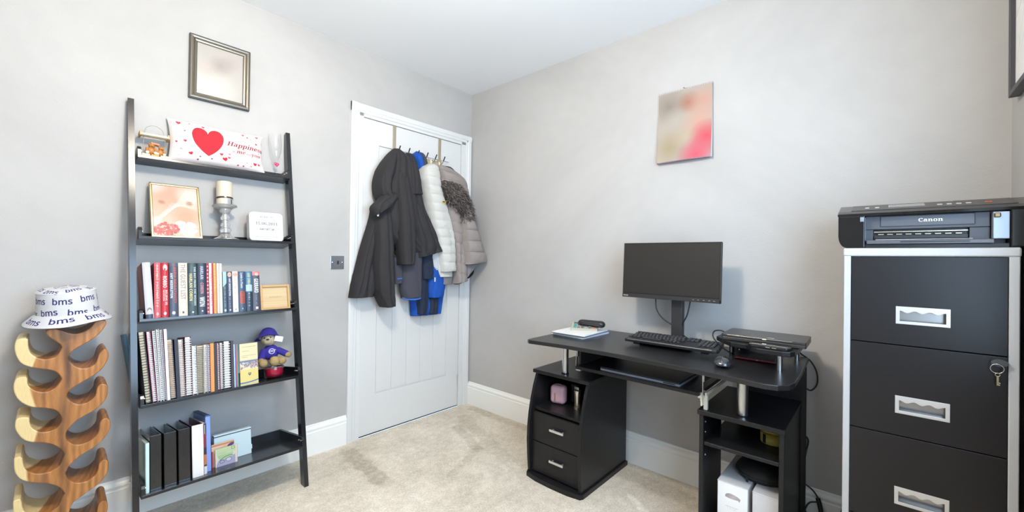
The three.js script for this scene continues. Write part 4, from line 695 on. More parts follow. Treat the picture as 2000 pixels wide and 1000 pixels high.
  // sapwood follows the growth: pale at the outer left of the trunk the board was cut from, dark figure along the heart
  const wood = canvas(512, 1536, (c, w, h) => {
    const im = c.createImageData(w, h);
    for (let j = 0; j < h; j++) for (let i = 0; i < w; i++) {
      const x = (i / w - 0.5) * 0.28, y = j / h * 0.9;
      const warp = 0.02 * noise.noise(x * 6, y * 3, 1) + 0.008 * noise.noise(x * 20, y * 7, 2);
      const u = x + warp * (x < -0.05 ? 0.35 : 1);
      const sap = Math.max(0, Math.min(1, (-0.068 - u + 0.012 * Math.sin(y * 21)) / 0.006));
      let k = 0.5 + 0.5 * Math.sin(u * 330 + 4 * noise.noise(x * 14, y * 5, 3)) * (0.5 + 0.5 * noise.noise(x * 30, y * 4, 6)) + 0.35 * noise.noise(x * 120, y * 12, 4);
      const heart = Math.exp(-(((u - 0.0) / 0.011) ** 2)) * (0.5 + 0.5 * noise.noise(x * 60, y * 9, 8)) + 0.6 * Math.exp(-(((u + 0.052) / 0.009) ** 2)) * Math.max(0, noise.noise(x * 40, y * 11, 12) + 0.4);
      k = Math.max(0, Math.min(1, k));
      const fine = 0.05 * noise.noise(x * 900, y * 40, 5);
      const c0 = [0.55 + 0.17 * k, 0.35 + 0.14 * k, 0.165 + 0.10 * k], pale = [0.85, 0.75, 0.54], dark = [0.30, 0.19, 0.12], o = (j * w + i) * 4;
      for (let q = 0; q < 3; q++) { let v = c0[q] * (1 - Math.min(0.85, heart)) + dark[q] * Math.min(0.85, heart); v = v * (1 - sap) + pale[q] * sap; im.data[o + q] = 255 * Math.max(0, Math.min(1, v + fine)); }
      im.data[o + 3] = 255;
    }
    c.putImageData(im, 0, 0);
  });
  const uvs = uvPlan(g, 'X', 'Y', 1, 0, 0).attributes.uv, p = g.attributes.position, nn = g.attributes.normal;
  for (let i = 0; i < uvs.count; i++) { const side = Math.abs(nn.getZ(i)) < 0.7; uvs.setXY(i, (p.getX(i) + (side ? (p.getZ(i) - 0.2) * 0.25 : 0)) / 0.28 + 0.5, 1 - (p.getY(i) + (side ? p.getZ(i) * 0.1 : 0)) / 0.9); }
  wood.flipY = false;
  mesh('rack_body', g, phys(0xffffff, 0.4, 0, { map: wood, clearcoat: 0.25, clearcoatRoughness: 0.3 }), t);
}
{
  const t = thing('bucket_hat', 'white bucket hat printed all over with small navy lettering on the wine rack', 'hat', [-2.132, 0.895, 0.155]);
  t.rotation.set(0.05, 0.3, 0.075);
  const art = canvas(1024, 512, (c, w, h) => {
    c.fillStyle = '#f4f3f5'; c.fillRect(0, 0, w, h); c.fillStyle = '#2a2c72'; c.font = '50px sans-serif';
    c.lineWidth = 2; c.strokeStyle = '#2a2c72'; for (let j = 0; j < 7; j++) for (let i = 0; i < 7; i++) for (const s of [0, -1024]) { c.save(); c.translate(i * 146.3 + (j % 2) * 73 + 14 + s, 58 + j * 73); c.rotate(0.1 * Math.sin(i * 3 + j * 5)); c.scale(1.1, 1); c.fillText('bms', 0, 0); c.strokeText('bms', 0, 0); c.restore(); }
  });
  const n = 64, build = (rows) => {      // rows: [radius, height]; each edge wobbles a little
    const pos = [], uv = [], idx = []; let len = 0;
    rows.forEach(([r, y, wob], j) => {
      if (j) len += Math.hypot(r - rows[j - 1][0], y - rows[j - 1][1]);
      for (let i = 0; i <= n; i++) { const a = i / n * Math.PI * 2, k = (wob || 0) * (Math.sin(a * 3 + 1) + 0.6 * Math.sin(a * 5)), q = r * (1 + 0.03 * Math.cos(2 * a)); pos.push(Math.sin(a) * q, y + k, Math.cos(a) * q); uv.push(i / n * 1.0, 1 - len * 3.4); }
    });
    for (let j = 0; j < rows.length - 1; j++) for (let i = 0; i < n; i++) { const a = j * (n + 1) + i; idx.push(a, a + n + 1, a + 1, a + 1, a + n + 1, a + n + 2); }
    const g = new THREE.BufferGeometry(); g.setAttribute('position', new THREE.Float32BufferAttribute(pos, 3)); g.setAttribute('uv', new THREE.Float32BufferAttribute(uv, 2)); g.setIndex(idx); g.computeVertexNormals();
    return g;
  };
  const hatCloth = std(rgb(0.62, 0.62, 0.63), 0.85, 0, { map: art, side: THREE.DoubleSide });
  mesh('crown', build([[0.0005, 0.104, 0], [0.03, 0.105, 0.001], [0.06, 0.1, 0.0015], [0.074, 0.094, 0.0018], [0.0775, 0.088, 0.0018], [0.079, 0.07, 0.001], [0.081, 0.045, 0.001], [0.083, 0.02, 0.0006], [0.084, 0.012, 0.0005]]), hatCloth, t);
  mesh('brim', build([[0.084, 0.012, 0.0005], [0.092, 0.006, 0.001], [0.104, -0.006, 0.0016], [0.117, -0.02, 0.0024], [0.1175, -0.0225, 0.0024], [0.104, -0.0085, 0.0016], [0.092, 0.0035, 0.001], [0.0825, 0.0105, 0.0005]]), hatCloth, t);
  mesh('lining', build([[0.0825, 0.0105, 0], [0.081, 0.02, 0], [0.077, 0.07, 0], [0.074, 0.09, 0], [0.0005, 0.098, 0]]), std(rgb(0.035, 0.035, 0.1), 0.9, 0, { side: THREE.DoubleSide }), t);
  mesh('seam', [at(new THREE.TorusGeometry(0.0765, 0.0011, 6, 60).rotateX(Math.PI / 2), 0, 0.0905, 0).scale(1, 1, 1)], std(rgb(0.8, 0.8, 0.82), 0.9), t);
}

// ---------------------------------------------------------------- over-door hook rack and the coats
{
  const t = thing('hook_rack', 'brushed brass over-door rack with a row of black tipped hooks', 'hook rack', [-0.5, 1.8, 0.001]);
  const brass = std(rgb(0.66, 0.59, 0.46), 0.34, 1), dark = std(rgb(0.05, 0.045, 0.04), 0.4, 0.5);
  for (const x of [-0.183, 0.19]) mesh('strap', [span(x - 0.0125, x + 0.0125, -0.02, 0.19, 0.001, 0.003, 0.0006), span(x - 0.0125, x + 0.0125, 0.1885, 0.1905, -0.036, 0.003, 0.0006)], brass, t);
  mesh('rail', span(-0.2, 0.21, -0.022, 0.022, 0.003, 0.0055, 0.001), brass, t);
  for (let i = 0; i < 6; i++) {
    const x = -0.175 + i * 0.0735, hook = mesh('hook', [rbox(0.014, 0.04, 0.004, x, 0, 0.0075, 0.0012), tube([[x, 0.008, 0.008], [x, 0.008, 0.03], [x, 0.02, 0.045], [x, 0.045, 0.06]], 0.0032, 24, 8), tube([[x, -0.012, 0.008], [x, -0.022, 0.02], [x, -0.02, 0.035], [x, -0.01, 0.038]], 0.003, 20, 8)], brass, t);
    mesh('hook_tip', rod([x, 0.022, 0.046], [x, 0.05, 0.063], 0.0042, 10), dark, hook);
  }
}
const cut={
 blackBody:[[-0.718,1.82,-0.699,1.827],[-0.743,1.792,-0.661,1.796],[-0.786,1.732,-0.581,1.771],[-0.819,1.621,-0.539,1.666],[-0.827,1.494,-0.507,1.532],[-0.843,1.382,-0.462,1.415],[-0.799,1.274,-0.408,1.296],[-0.732,1.203,-0.367,1.227],[-0.637,1.153,-0.343,1.181]],
 blackPeak:[[-0.639,1.803,-0.628,1.809],[-0.65,1.781,-0.612,1.789],[-0.661,1.726,-0.587,1.74],[-0.656,1.645,-0.561,1.66],[-0.646,1.53,-0.534,1.544]],
 blackLeft:[[-0.862,1.428,-0.796,1.444],[-0.877,1.348,-0.801,1.354],[-0.925,1.191,-0.812,1.194],[-0.964,1.037,-0.82,1.036],[-0.988,0.932,-0.835,0.925],[-0.996,0.879,-0.845,0.882]],
 blackSleeve:[[-0.855,1.456,-0.774,1.475],[-0.87,1.347,-0.761,1.355],[-0.874,1.192,-0.751,1.196],[-0.878,1.038,-0.744,1.036],[-0.862,0.914,-0.738,0.907],[-0.826,0.837,-0.737,0.837],[-0.812,0.814,-0.74,0.821]],
 blackSleeveTwo:[[-0.748,1.676,-0.655,1.692],[-0.741,1.516,-0.628,1.531],[-0.731,1.357,-0.606,1.367],[-0.725,1.229,-0.599,1.234],[-0.716,1.132,-0.605,1.134],[-0.711,1.078,-0.612,1.078]],
 blackPanel:[[-0.632,1.481,-0.541,1.509],[-0.61,1.367,-0.471,1.378],[-0.592,1.251,-0.413,1.27],[-0.583,1.175,-0.381,1.208],[-0.574,1.121,-0.362,1.177]],
 blackHood:[[-0.757,1.788,-0.713,1.81],[-0.813,1.716,-0.726,1.742],[-0.85,1.646,-0.747,1.664],[-0.866,1.572,-0.768,1.586],[-0.858,1.511,-0.759,1.523],[-0.833,1.47,-0.722,1.496]],
 blackFlap:[[-0.833,1.51,-0.741,1.528],[-0.88,1.461,-0.74,1.503],[-0.916,1.421,-0.769,1.461],[-0.915,1.396,-0.79,1.434],[-0.898,1.371,-0.852,1.409]],
 blueHood:[[-0.554,1.827,-0.501,1.848],[-0.558,1.802,-0.483,1.823],[-0.54,1.739,-0.461,1.771],[-0.526,1.655,-0.442,1.703],[-0.506,1.484,-0.408,1.494],[-0.51,1.239,-0.381,1.245]],
 greyPanel:[[-0.52,1.828,-0.503,1.842],[-0.515,1.787,-0.485,1.8],[-0.514,1.742,-0.468,1.768],[-0.521,1.671,-0.454,1.717]],
 greySleeve:[[-0.659,1.332,-0.524,1.341],[-0.667,1.133,-0.512,1.135],[-0.672,1.001,-0.513,0.997],[-0.667,0.902,-0.515,0.894],[-0.654,0.858,-0.519,0.86]],
 greySleeveTwo:[[-0.731,1.132,-0.655,1.133],[-0.721,1.034,-0.65,1.039],[-0.717,0.984,-0.653,0.999],[-0.712,0.951,-0.656,0.959]],
 navyBody:[[-0.611,1.201,-0.298,1.212],[-0.568,1.066,-0.276,1.064],[-0.562,0.963,-0.269,0.953],[-0.556,0.859,-0.272,0.861],[-0.551,0.79,-0.285,0.806],[-0.546,0.728,-0.298,0.727]],
 navyPanel:[[-0.528,1.238,-0.426,1.242],[-0.517,1.118,-0.42,1.129],[-0.511,1.031,-0.413,1.03],[-0.506,0.979,-0.417,0.98]],
 blueSleeve:[[-0.47,1.136,-0.325,1.138],[-0.455,1.031,-0.304,1.029],[-0.453,0.926,-0.302,0.92],[-0.443,0.848,-0.328,0.848]],
 whiteBody:[[-0.488,1.761,-0.441,1.77],[-0.525,1.73,-0.41,1.751],[-0.541,1.67,-0.4,1.692],[-0.523,1.597,-0.39,1.633],[-0.505,1.531,-0.371,1.565],[-0.482,1.447,-0.333,1.48],[-0.459,1.345,-0.289,1.375],[-0.427,1.242,-0.259,1.267],[-0.403,1.137,-0.247,1.139],[-0.393,1.084,-0.246,1.084],[-0.383,1.027,-0.24,1.033]],
 whiteCuff:[[-0.425,1.119,-0.252,1.121],[-0.406,1.031,-0.251,1.029],[-0.388,0.991,-0.255,0.992]],
 whiteLining:[[-0.453,1.171,-0.375,1.173],[-0.448,1.119,-0.374,1.126],[-0.434,1.066,-0.373,1.073],[-0.412,1.038,-0.372,1.044]],
 taupeBody:[[-0.403,1.771,-0.331,1.777],[-0.393,1.723,-0.256,1.753],[-0.374,1.637,-0.157,1.706],[-0.344,1.533,-0.115,1.617],[-0.323,1.391,-0.121,1.445],[-0.283,1.248,-0.148,1.254],[-0.262,1.102,-0.145,1.103],[-0.249,0.974,-0.132,0.989],[-0.249,0.937,-0.127,0.966]],
 taupeSleeve:[[-0.245,1.503,-0.142,1.522],[-0.233,1.395,-0.124,1.404],[-0.221,1.286,-0.081,1.312],[-0.209,1.177,-0.026,1.2],[-0.198,1.122,0.001,1.143],[-0.197,1.078,0.013,1.105]],
 taupeLining:[[-0.181,1.122,-0.007,1.143],[-0.17,1.066,-0.027,1.085],[-0.165,1.021,-0.079,1.05],[-0.159,0.984,-0.134,1.009]],
 taupeFlap:[[-0.381,1.066,-0.243,1.065],[-0.375,0.976,-0.241,0.984],[-0.37,0.937,-0.25,0.936]],
 fur:[[-0.404,1.64,-0.323,1.663],[-0.385,1.587,-0.238,1.643],[-0.339,1.529,-0.198,1.6],[-0.292,1.48,-0.162,1.542],[-0.243,1.431,-0.136,1.485],[-0.218,1.382,-0.139,1.402]],
 darkCoat:[[-0.283,1.794,-0.235,1.795],[-0.268,1.752,-0.195,1.76],[-0.239,1.513,-0.079,1.53],[-0.209,1.215,-0.02,1.221],[-0.18,1.026,0.021,1.031],[-0.164,0.969,-0.005,1],[-0.164,0.927,-0.114,0.948]]
};
// a garment piece: rows of [left x, left y, right x, right y] down the cloth, lofted into a closed, folded shell
function cloth(rows, { z0, z1, folds = 5, depth = 0.008, phase = 0, grow = 1, quilt = 0, puff = 0.006, slant = 0, flat = 0.5, n = 64, m = quilt ? 150 : 80, noiseAmp = 0.004, top = 0.25 } = {}) {
  const pick = (k) => { const c = new THREE.CatmullRomCurve3(rows.map((r) => V(r[k], r[k + 1], 0)), false, 'centripetal'); return (t) => c.getPoint(t); };
  const L = pick(0), Rr = pick(2), pos = [], uv = [], idx = [];
  for (let j = 0; j <= m; j++) {
    const t = j / m, a = L(t), b = Rr(t), half = (b.x - a.x) / 2, open = Math.min(1, t / top);
    const zt = z1 * (0.35 + 0.65 * Math.sqrt(open)) + z0 * (0.65 - 0.65 * Math.sqrt(open));
    for (let i = 0; i <= n; i++) {
      const f = i / n * Math.PI * 2, cx = Math.cos(f), sz = Math.sin(f), u = (cx + 1) / 2;
      let x = a.x + (b.x - a.x) * u, y = a.y + (b.y - a.y) * u, z = sz > 0 ? z0 + (zt - z0) * (flat + (1 - flat) * Math.pow(sz, 0.8)) * Math.min(1, Math.pow(sz, 0.5) * 1.2) : z0 + 0.004 * sz;
      if (sz > 0) {
        const s = sz * Math.min(1, 0.25 + t * grow);
        const wob = 0.8 * noise.noise(u * 3 + phase, t * 2.2, phase);
        const sn = Math.sin(u * folds * Math.PI + phase + wob * 2 + slant * t * 3);
        z += s * (depth * (1.9 * Math.pow(Math.abs(sn), 0.55) - 1) + noiseAmp * noise.noise(x * 24 + phase, y * 9, phase + 3));
        if (quilt) { const q = ((y + (slant ? slant * 0.35 * (u - 0.5) * half : 0)) / quilt); const w = q - Math.floor(q); z += sz * (puff * Math.pow(Math.sin(Math.PI * w), 0.32) + 0.0018 * noise.noise(x * 90, y * 60, 4)); }
      }
      x += sz > 0 ? 0.002 * noise.noise(y * 30, z * 30, phase) : 0;
      pos.push(Math.min(x, -0.012), y, Math.max(z, 0.002)); uv.push(u, 1 - t);
    }
  }
  for (let j = 0; j < m; j++) for (let i = 0; i < n; i++) { const a = j * (n + 1) + i; idx.push(a, a + 1, a + n + 1, a + 1, a + n + 2, a + n + 1); }
  // hem turned inwards, then closed a little way up inside
  let base = m * (n + 1);
  for (const [inset, up] of [[0.9, 0.004], [0.85, 0.03]]) {
    const start = pos.length / 3, cx = (rows[rows.length - 1][0] + rows[rows.length - 1][2]) / 2, cz = (z0 + z1) / 2;
    for (let i = 0; i <= n; i++) { const q = (m * (n + 1) + i) * 3; pos.push(cx + (pos[q] - cx) * inset, pos[q + 1] + up, cz + (pos[q + 2] - cz) * inset); uv.push(0.5, 0); }
    for (let i = 0; i < n; i++) { const a = base + i, b = start + i; idx.push(a, a + 1, b, a + 1, b + 1, b); }
    base = start;
  }
  const centre = pos.length / 3; let sx = 0, sy = 0, sz = 0; for (let i = 0; i < n; i++) { sx += pos[(base + i) * 3]; sy += pos[(base + i) * 3 + 1]; sz += pos[(base + i) * 3 + 2]; }
  pos.push(sx / n, sy / n, sz / n); uv.push(0.5, 0); for (let i = 0; i < n; i++) idx.push(base + i, base + i + 1, centre);
  const cap = pos.length / 3; pos.push((rows[0][0] + rows[0][2]) / 2, Math.max(rows[0][1], rows[0][3]) + 0.003, z0 + 0.01); uv.push(0.5, 1); for (let i = 0; i < n; i++) idx.push(i + 1, i, cap);
  const g = new THREE.BufferGeometry(); g.setAttribute('position', new THREE.Float32BufferAttribute(pos, 3)); g.setAttribute('uv', new THREE.Float32BufferAttribute(uv, 2)); g.setIndex(idx); g.computeVertexNormals();
  return g;
}
{
  const weave = field(128, (u, v) => { const k = 0.5 + 0.2 * Math.sin(u * 200) * Math.sin(v * 200) + 0.3 * tile(u, v, 20); return [k, k, k]; }); weave.repeat.set(6, 10);
  const fabric = (c, r = 0.8) => dim(c, r, 0.3, { bumpMap: weave, bumpScale: 0.0006, side: THREE.DoubleSide });
  const blackCloth = fabric(rgb(0.032, 0.03, 0.032), 0.7);
  const jacket = (name, label, z = 0) => thing(name, label, 'jacket', [0, 0, z], 'coats on the over-door rack');
  const b = jacket('jacket', 'black softshell jacket hanging by its hood on the door rack');
  mesh('body', cloth(cut.blackBody, { z0: 0.03, z1: 0.14, folds: 5.2, depth: 0.014, phase: 0.4 }), blackCloth, b);
  mesh('collar_peak', cloth(cut.blackPeak, { z0: 0.06, z1: 0.15, folds: 1.4, depth: 0.006, phase: 1.1, top: 0.5 }), blackCloth, b);
  mesh('front_panel', cloth(cut.blackLeft, { z0: 0.03, z1: 0.10, folds: 2.6, depth: 0.01, phase: 1.2, top: 0.1 }), blackCloth, b);
  mesh('sleeve', cloth(cut.blackSleeve, { z0: 0.07, z1: 0.165, folds: 2.2, depth: 0.009, phase: 2.1, top: 0.3 }), blackCloth, b);
  mesh('sleeve', cloth(cut.blackSleeveTwo, { z0: 0.1, z1: 0.178, folds: 1.1, depth: 0.006, phase: 4.2, top: 0.4 }), blackCloth, b);
  mesh('side_panel', cloth(cut.blackPanel, { z0: 0.09, z1: 0.16, folds: 3.1, depth: 0.012, phase: 3.0, top: 0.4 }), blackCloth, b);
  mesh('hood', cloth(cut.blackHood, { z0: 0.05, z1: 0.16, folds: 1.6, depth: 0.01, phase: 5.0, top: 0.4 }), blackCloth, b);
  mesh('collar', cloth(cut.blackFlap, { z0: 0.12, z1: 0.182, folds: 1.2, depth: 0.01, phase: 0.9, slant: 0.5, top: 0.5 }), blackCloth, b);
  mesh('zip_pull', [rbox(0.012, 0.018, 0.004, -0.886, 1.375, 0.165, 0.0015)], std(rgb(0.7, 0.7, 0.7), 0.4, 0.5), b);
  const royal = fabric(rgb(0.012, 0.075, 0.36), 0.6), slate = fabric(rgb(0.062, 0.062, 0.078), 0.85), trim = std(rgb(0.03, 0.14, 0.55), 0.6), navy = fabric(rgb(0.022, 0.03, 0.052), 0.7);
  const g1 = jacket('jacket', 'slate grey fleece jacket with royal blue hood and blue cuff trim');
  mesh('hood', cloth(cut.blueHood, { z0: 0.02, z1: 0.085, folds: 2.2, depth: 0.008, phase: 2.2 }), royal, g1);
  mesh('hood_panel', cloth(cut.greyPanel, { z0: 0.04, z1: 0.098, folds: 1, depth: 0.004, phase: 1 }), slate, g1);
  mesh('sleeve', cloth(cut.greySleeve, { z0: 0.065, z1: 0.13, folds: 1.2, depth: 0.005, phase: 3.3, top: 0.1 }), slate, g1);
  mesh('cuff_trim', [tube([[-0.653, 0.86, 0.082], [-0.63, 0.853, 0.118], [-0.59, 0.851, 0.132], [-0.545, 0.854, 0.122], [-0.521, 0.861, 0.085], [-0.56, 0.857, 0.068], [-0.61, 0.857, 0.067]], 0.0055, 50, 8, true)], trim, g1);
  mesh('sleeve', cloth(cut.greySleeveTwo, { z0: 0.04, z1: 0.098, folds: 1, depth: 0.004, phase: 1.7, top: 0.1 }), slate, g1);
  mesh('cuff_trim', [tube([[-0.713, 0.985, 0.05], [-0.7, 0.985, 0.09], [-0.676, 0.987, 0.1], [-0.658, 0.985, 0.08]], 0.005, 30, 8)], trim, g1);
  const nb = jacket('jacket', 'navy padded jacket with royal blue panels, lowest hem on the door');
  mesh('body', cloth(cut.navyBody, { z0: 0.015, z1: 0.072, folds: 4, depth: 0.009, phase: 0.2, top: 0.1 }), royal, nb);
  mesh('front_panel', cloth([[-0.545, 1.1, -0.45, 1.1], [-0.535, 0.95, -0.436, 0.95], [-0.53, 0.8, -0.44, 0.8], [-0.523, 0.74, -0.447, 0.735]], { z0: 0.045, z1: 0.088, folds: 1.5, depth: 0.006, phase: 3.1, top: 0.1 }), navy, nb);
  mesh('front_panel', cloth([[-0.43, 1.1, -0.375, 1.1], [-0.425, 0.95, -0.36, 0.95], [-0.43, 0.8, -0.352, 0.8], [-0.435, 0.735, -0.36, 0.73]], { z0: 0.045, z1: 0.086, folds: 1, depth: 0.006, phase: 1.1, top: 0.1 }), navy, nb);
  mesh('padded_panel', cloth(cut.navyPanel, { z0: 0.06, z1: 0.112, folds: 1, depth: 0.002, quilt: 0.075, puff: 0.006, phase: 2, top: 0.1 }), navy, nb);
  mesh('sleeve', cloth(cut.blueSleeve, { z0: 0.06, z1: 0.112, folds: 1.2, depth: 0.006, phase: 2.8, top: 0.1 }), royal, nb);
  mesh('zip_pull', [rbox(0.01, 0.03, 0.004, -0.425, 0.975, 0.122, 0.0015).rotateZ(0)], std(rgb(0.75, 0.75, 0.75), 0.35, 0.4), nb);
  const ivory = fabric(rgb(0.55, 0.54, 0.51), 0.6);
  const w = jacket('jacket', 'white quilted puffer jacket with a small yellow badge');
  mesh('body', cloth(cut.whiteBody, { z0: 0.06, z1: 0.155, folds: 1.0, depth: 0.003, flat: 0.7, quilt: 0.0575, puff: 0.011, phase: 0.7, top: 0.2 }), ivory, w);
  mesh('sleeve_cuff', cloth(cut.whiteCuff, { z0: 0.06, z1: 0.125, folds: 1, depth: 0.004, quilt: 0.06, puff: 0.006, phase: 2.7, top: 0.1 }), ivory, w);
  mesh('lining', cloth(cut.whiteLining, { z0: 0.06, z1: 0.12, folds: 1.5, depth: 0.006, phase: 3.9, top: 0.1 }), fabric(rgb(0.5, 0.52, 0.56), 0.7), w);
  mesh('badge', rbox(0.033, 0.018, 0.003, -0.393, 1.508, 0.163, 0.001), std(rgb(0.7, 0.48, 0.02), 0.45), w);
  mesh('badge_emblem', rbox(0.022, 0.008, 0.001, -0.393, 1.508, 0.165, 0.0004), std(rgb(0.06, 0.05, 0.02), 0.5), w);
  const taupeCloth = fabric(rgb(0.27, 0.235, 0.22), 0.5);
  const p = jacket('parka', 'taupe quilted parka with a dark fur trimmed hood');
  mesh('body', cloth(cut.taupeBody, { z0: 0.04, z1: 0.15, folds: 2.4, depth: 0.006, quilt: 0.072, puff: 0.014, slant: 1.2, phase: 0.3, top: 0.25 }), taupeCloth, p);
  mesh('sleeve', cloth(cut.taupeSleeve, { z0: 0.1, z1: 0.215, folds: 1, depth: 0.004, quilt: 0.078, puff: 0.017, phase: 1.9, top: 0.3 }), taupeCloth, p);
  mesh('lining', cloth(cut.taupeLining, { z0: 0.1, z1: 0.16, folds: 1.4, depth: 0.006, phase: 0.8, top: 0.1 }), fabric(rgb(0.2, 0.19, 0.2), 0.5), p);
  mesh('inner_flap', cloth(cut.taupeFlap, { z0: 0.06, z1: 0.115, folds: 1, depth: 0.004, phase: 2.8, top: 0.1 }), fabric(rgb(0.2, 0.19, 0.2), 0.5), p);
  const trimCore = cloth(cut.fur, { z0: 0.12, z1: 0.2, folds: 2, depth: 0.006, phase: 2.4, top: 0.4 });
  const furMat = std(rgb(0.06, 0.05, 0.047), 0.9, 0, { side: THREE.DoubleSide });
  const hood = mesh('fur_trim', trimCore, furMat, p);
  {
    // tufts combed outwards and downwards over the trim
    const q = trimCore.attributes.position, m = trimCore.attributes.normal, pos = [], cols = [];
    for (let k = 0; k < 5200; k++) {
      const i = Math.floor(rnd() * q.count); if (m.getZ(i) < -0.1 && rnd() < 0.9) continue;
      const a = V(q.getX(i) + rr(-0.008, 0.008), q.getY(i) + rr(-0.008, 0.008), q.getZ(i) - 0.002), d = V(m.getX(i) * 0.6 + rr(-0.5, 0.7), -0.55 + rr(-0.5, 0.25), m.getZ(i) * 0.7 + rr(-0.2, 0.5)).normalize().multiplyScalar(rr(0.018, 0.04));
      const s = V(rr(-1, 1), rr(-1, 1), rr(-1, 1)).cross(d).normalize().multiplyScalar(0.0013), e = a.clone().add(d), mid = a.clone().addScaledVector(d, 0.55).add(V(0, 0.003, 0.003));
      e.x = Math.min(e.x, -0.012); mid.x = Math.min(mid.x, -0.012);
      for (const r of [[a.clone().add(s), a.clone().sub(s), mid.clone().add(s)], [a.clone().sub(s), mid.clone().sub(s), mid.clone().add(s)], [mid.clone().add(s), mid.clone().sub(s), e]]) for (const c of r) pos.push(c.x, c.y, c.z);
      const v = Math.pow(rnd(), 2); for (let c = 0; c < 9; c++) cols.push(0.12 + 0.8 * v, 0.115 + 0.77 * v, 0.11 + 0.74 * v);
    }
    const g = new THREE.BufferGeometry(); g.setAttribute('position', new THREE.Float32BufferAttribute(pos, 3)); g.setAttribute('color', new THREE.Float32BufferAttribute(cols, 3)); g.computeVertexNormals();
    mesh('fur_hair', g, std(rgb(0.36, 0.31, 0.29), 0.8, 0, { side: THREE.DoubleSide, vertexColors: true }), hood).userData.kind = 'stuff';
  }
  const k = jacket('jacket', 'black coat mostly hidden behind the taupe parka');
  mesh('body', cloth(cut.darkCoat, { z0: 0.012, z1: 0.07, folds: 2.4, depth: 0.006, phase: 4.3, top: 0.2 }), fabric(rgb(0.015, 0.015, 0.018), 0.7), k);
}

// ---------------------------------------------------------------- desk
const ash = field(256, (u, v) => { const k = 0.5 + 0.5 * tile(u * 0.5, v, 70, 1) * tile(u, v, 14, 5) + 0.15 * tile(u, v, 100); return [k, k, k]; });
ash.repeat.set(3, 3);
const ashMap = field(128, (u, v) => { const k = 0.82 + 0.13 * tile(u, v, 60, 2) + 0.08 * tile(u, v, 15, 3); return [k, k, k]; }, true); ashMap.repeat.set(4, 4);
const blackAsh = dim(rgb(0.016, 0.0152, 0.016), 0.34, 0.6, { map: ashMap, bumpMap: ash, bumpScale: 0.0004 });
const brushed = std(rgb(0.62, 0.62, 0.62), 0.28, 1), darkPlastic = dim(rgb(0.011, 0.011, 0.012), 0.4, 0.7), glossBlack = std(rgb(0.01, 0.01, 0.012), 0.12);
const cable = std(rgb(0.01, 0.01, 0.012), 0.5);
const metres = (g) => uvBoxMetres(g);
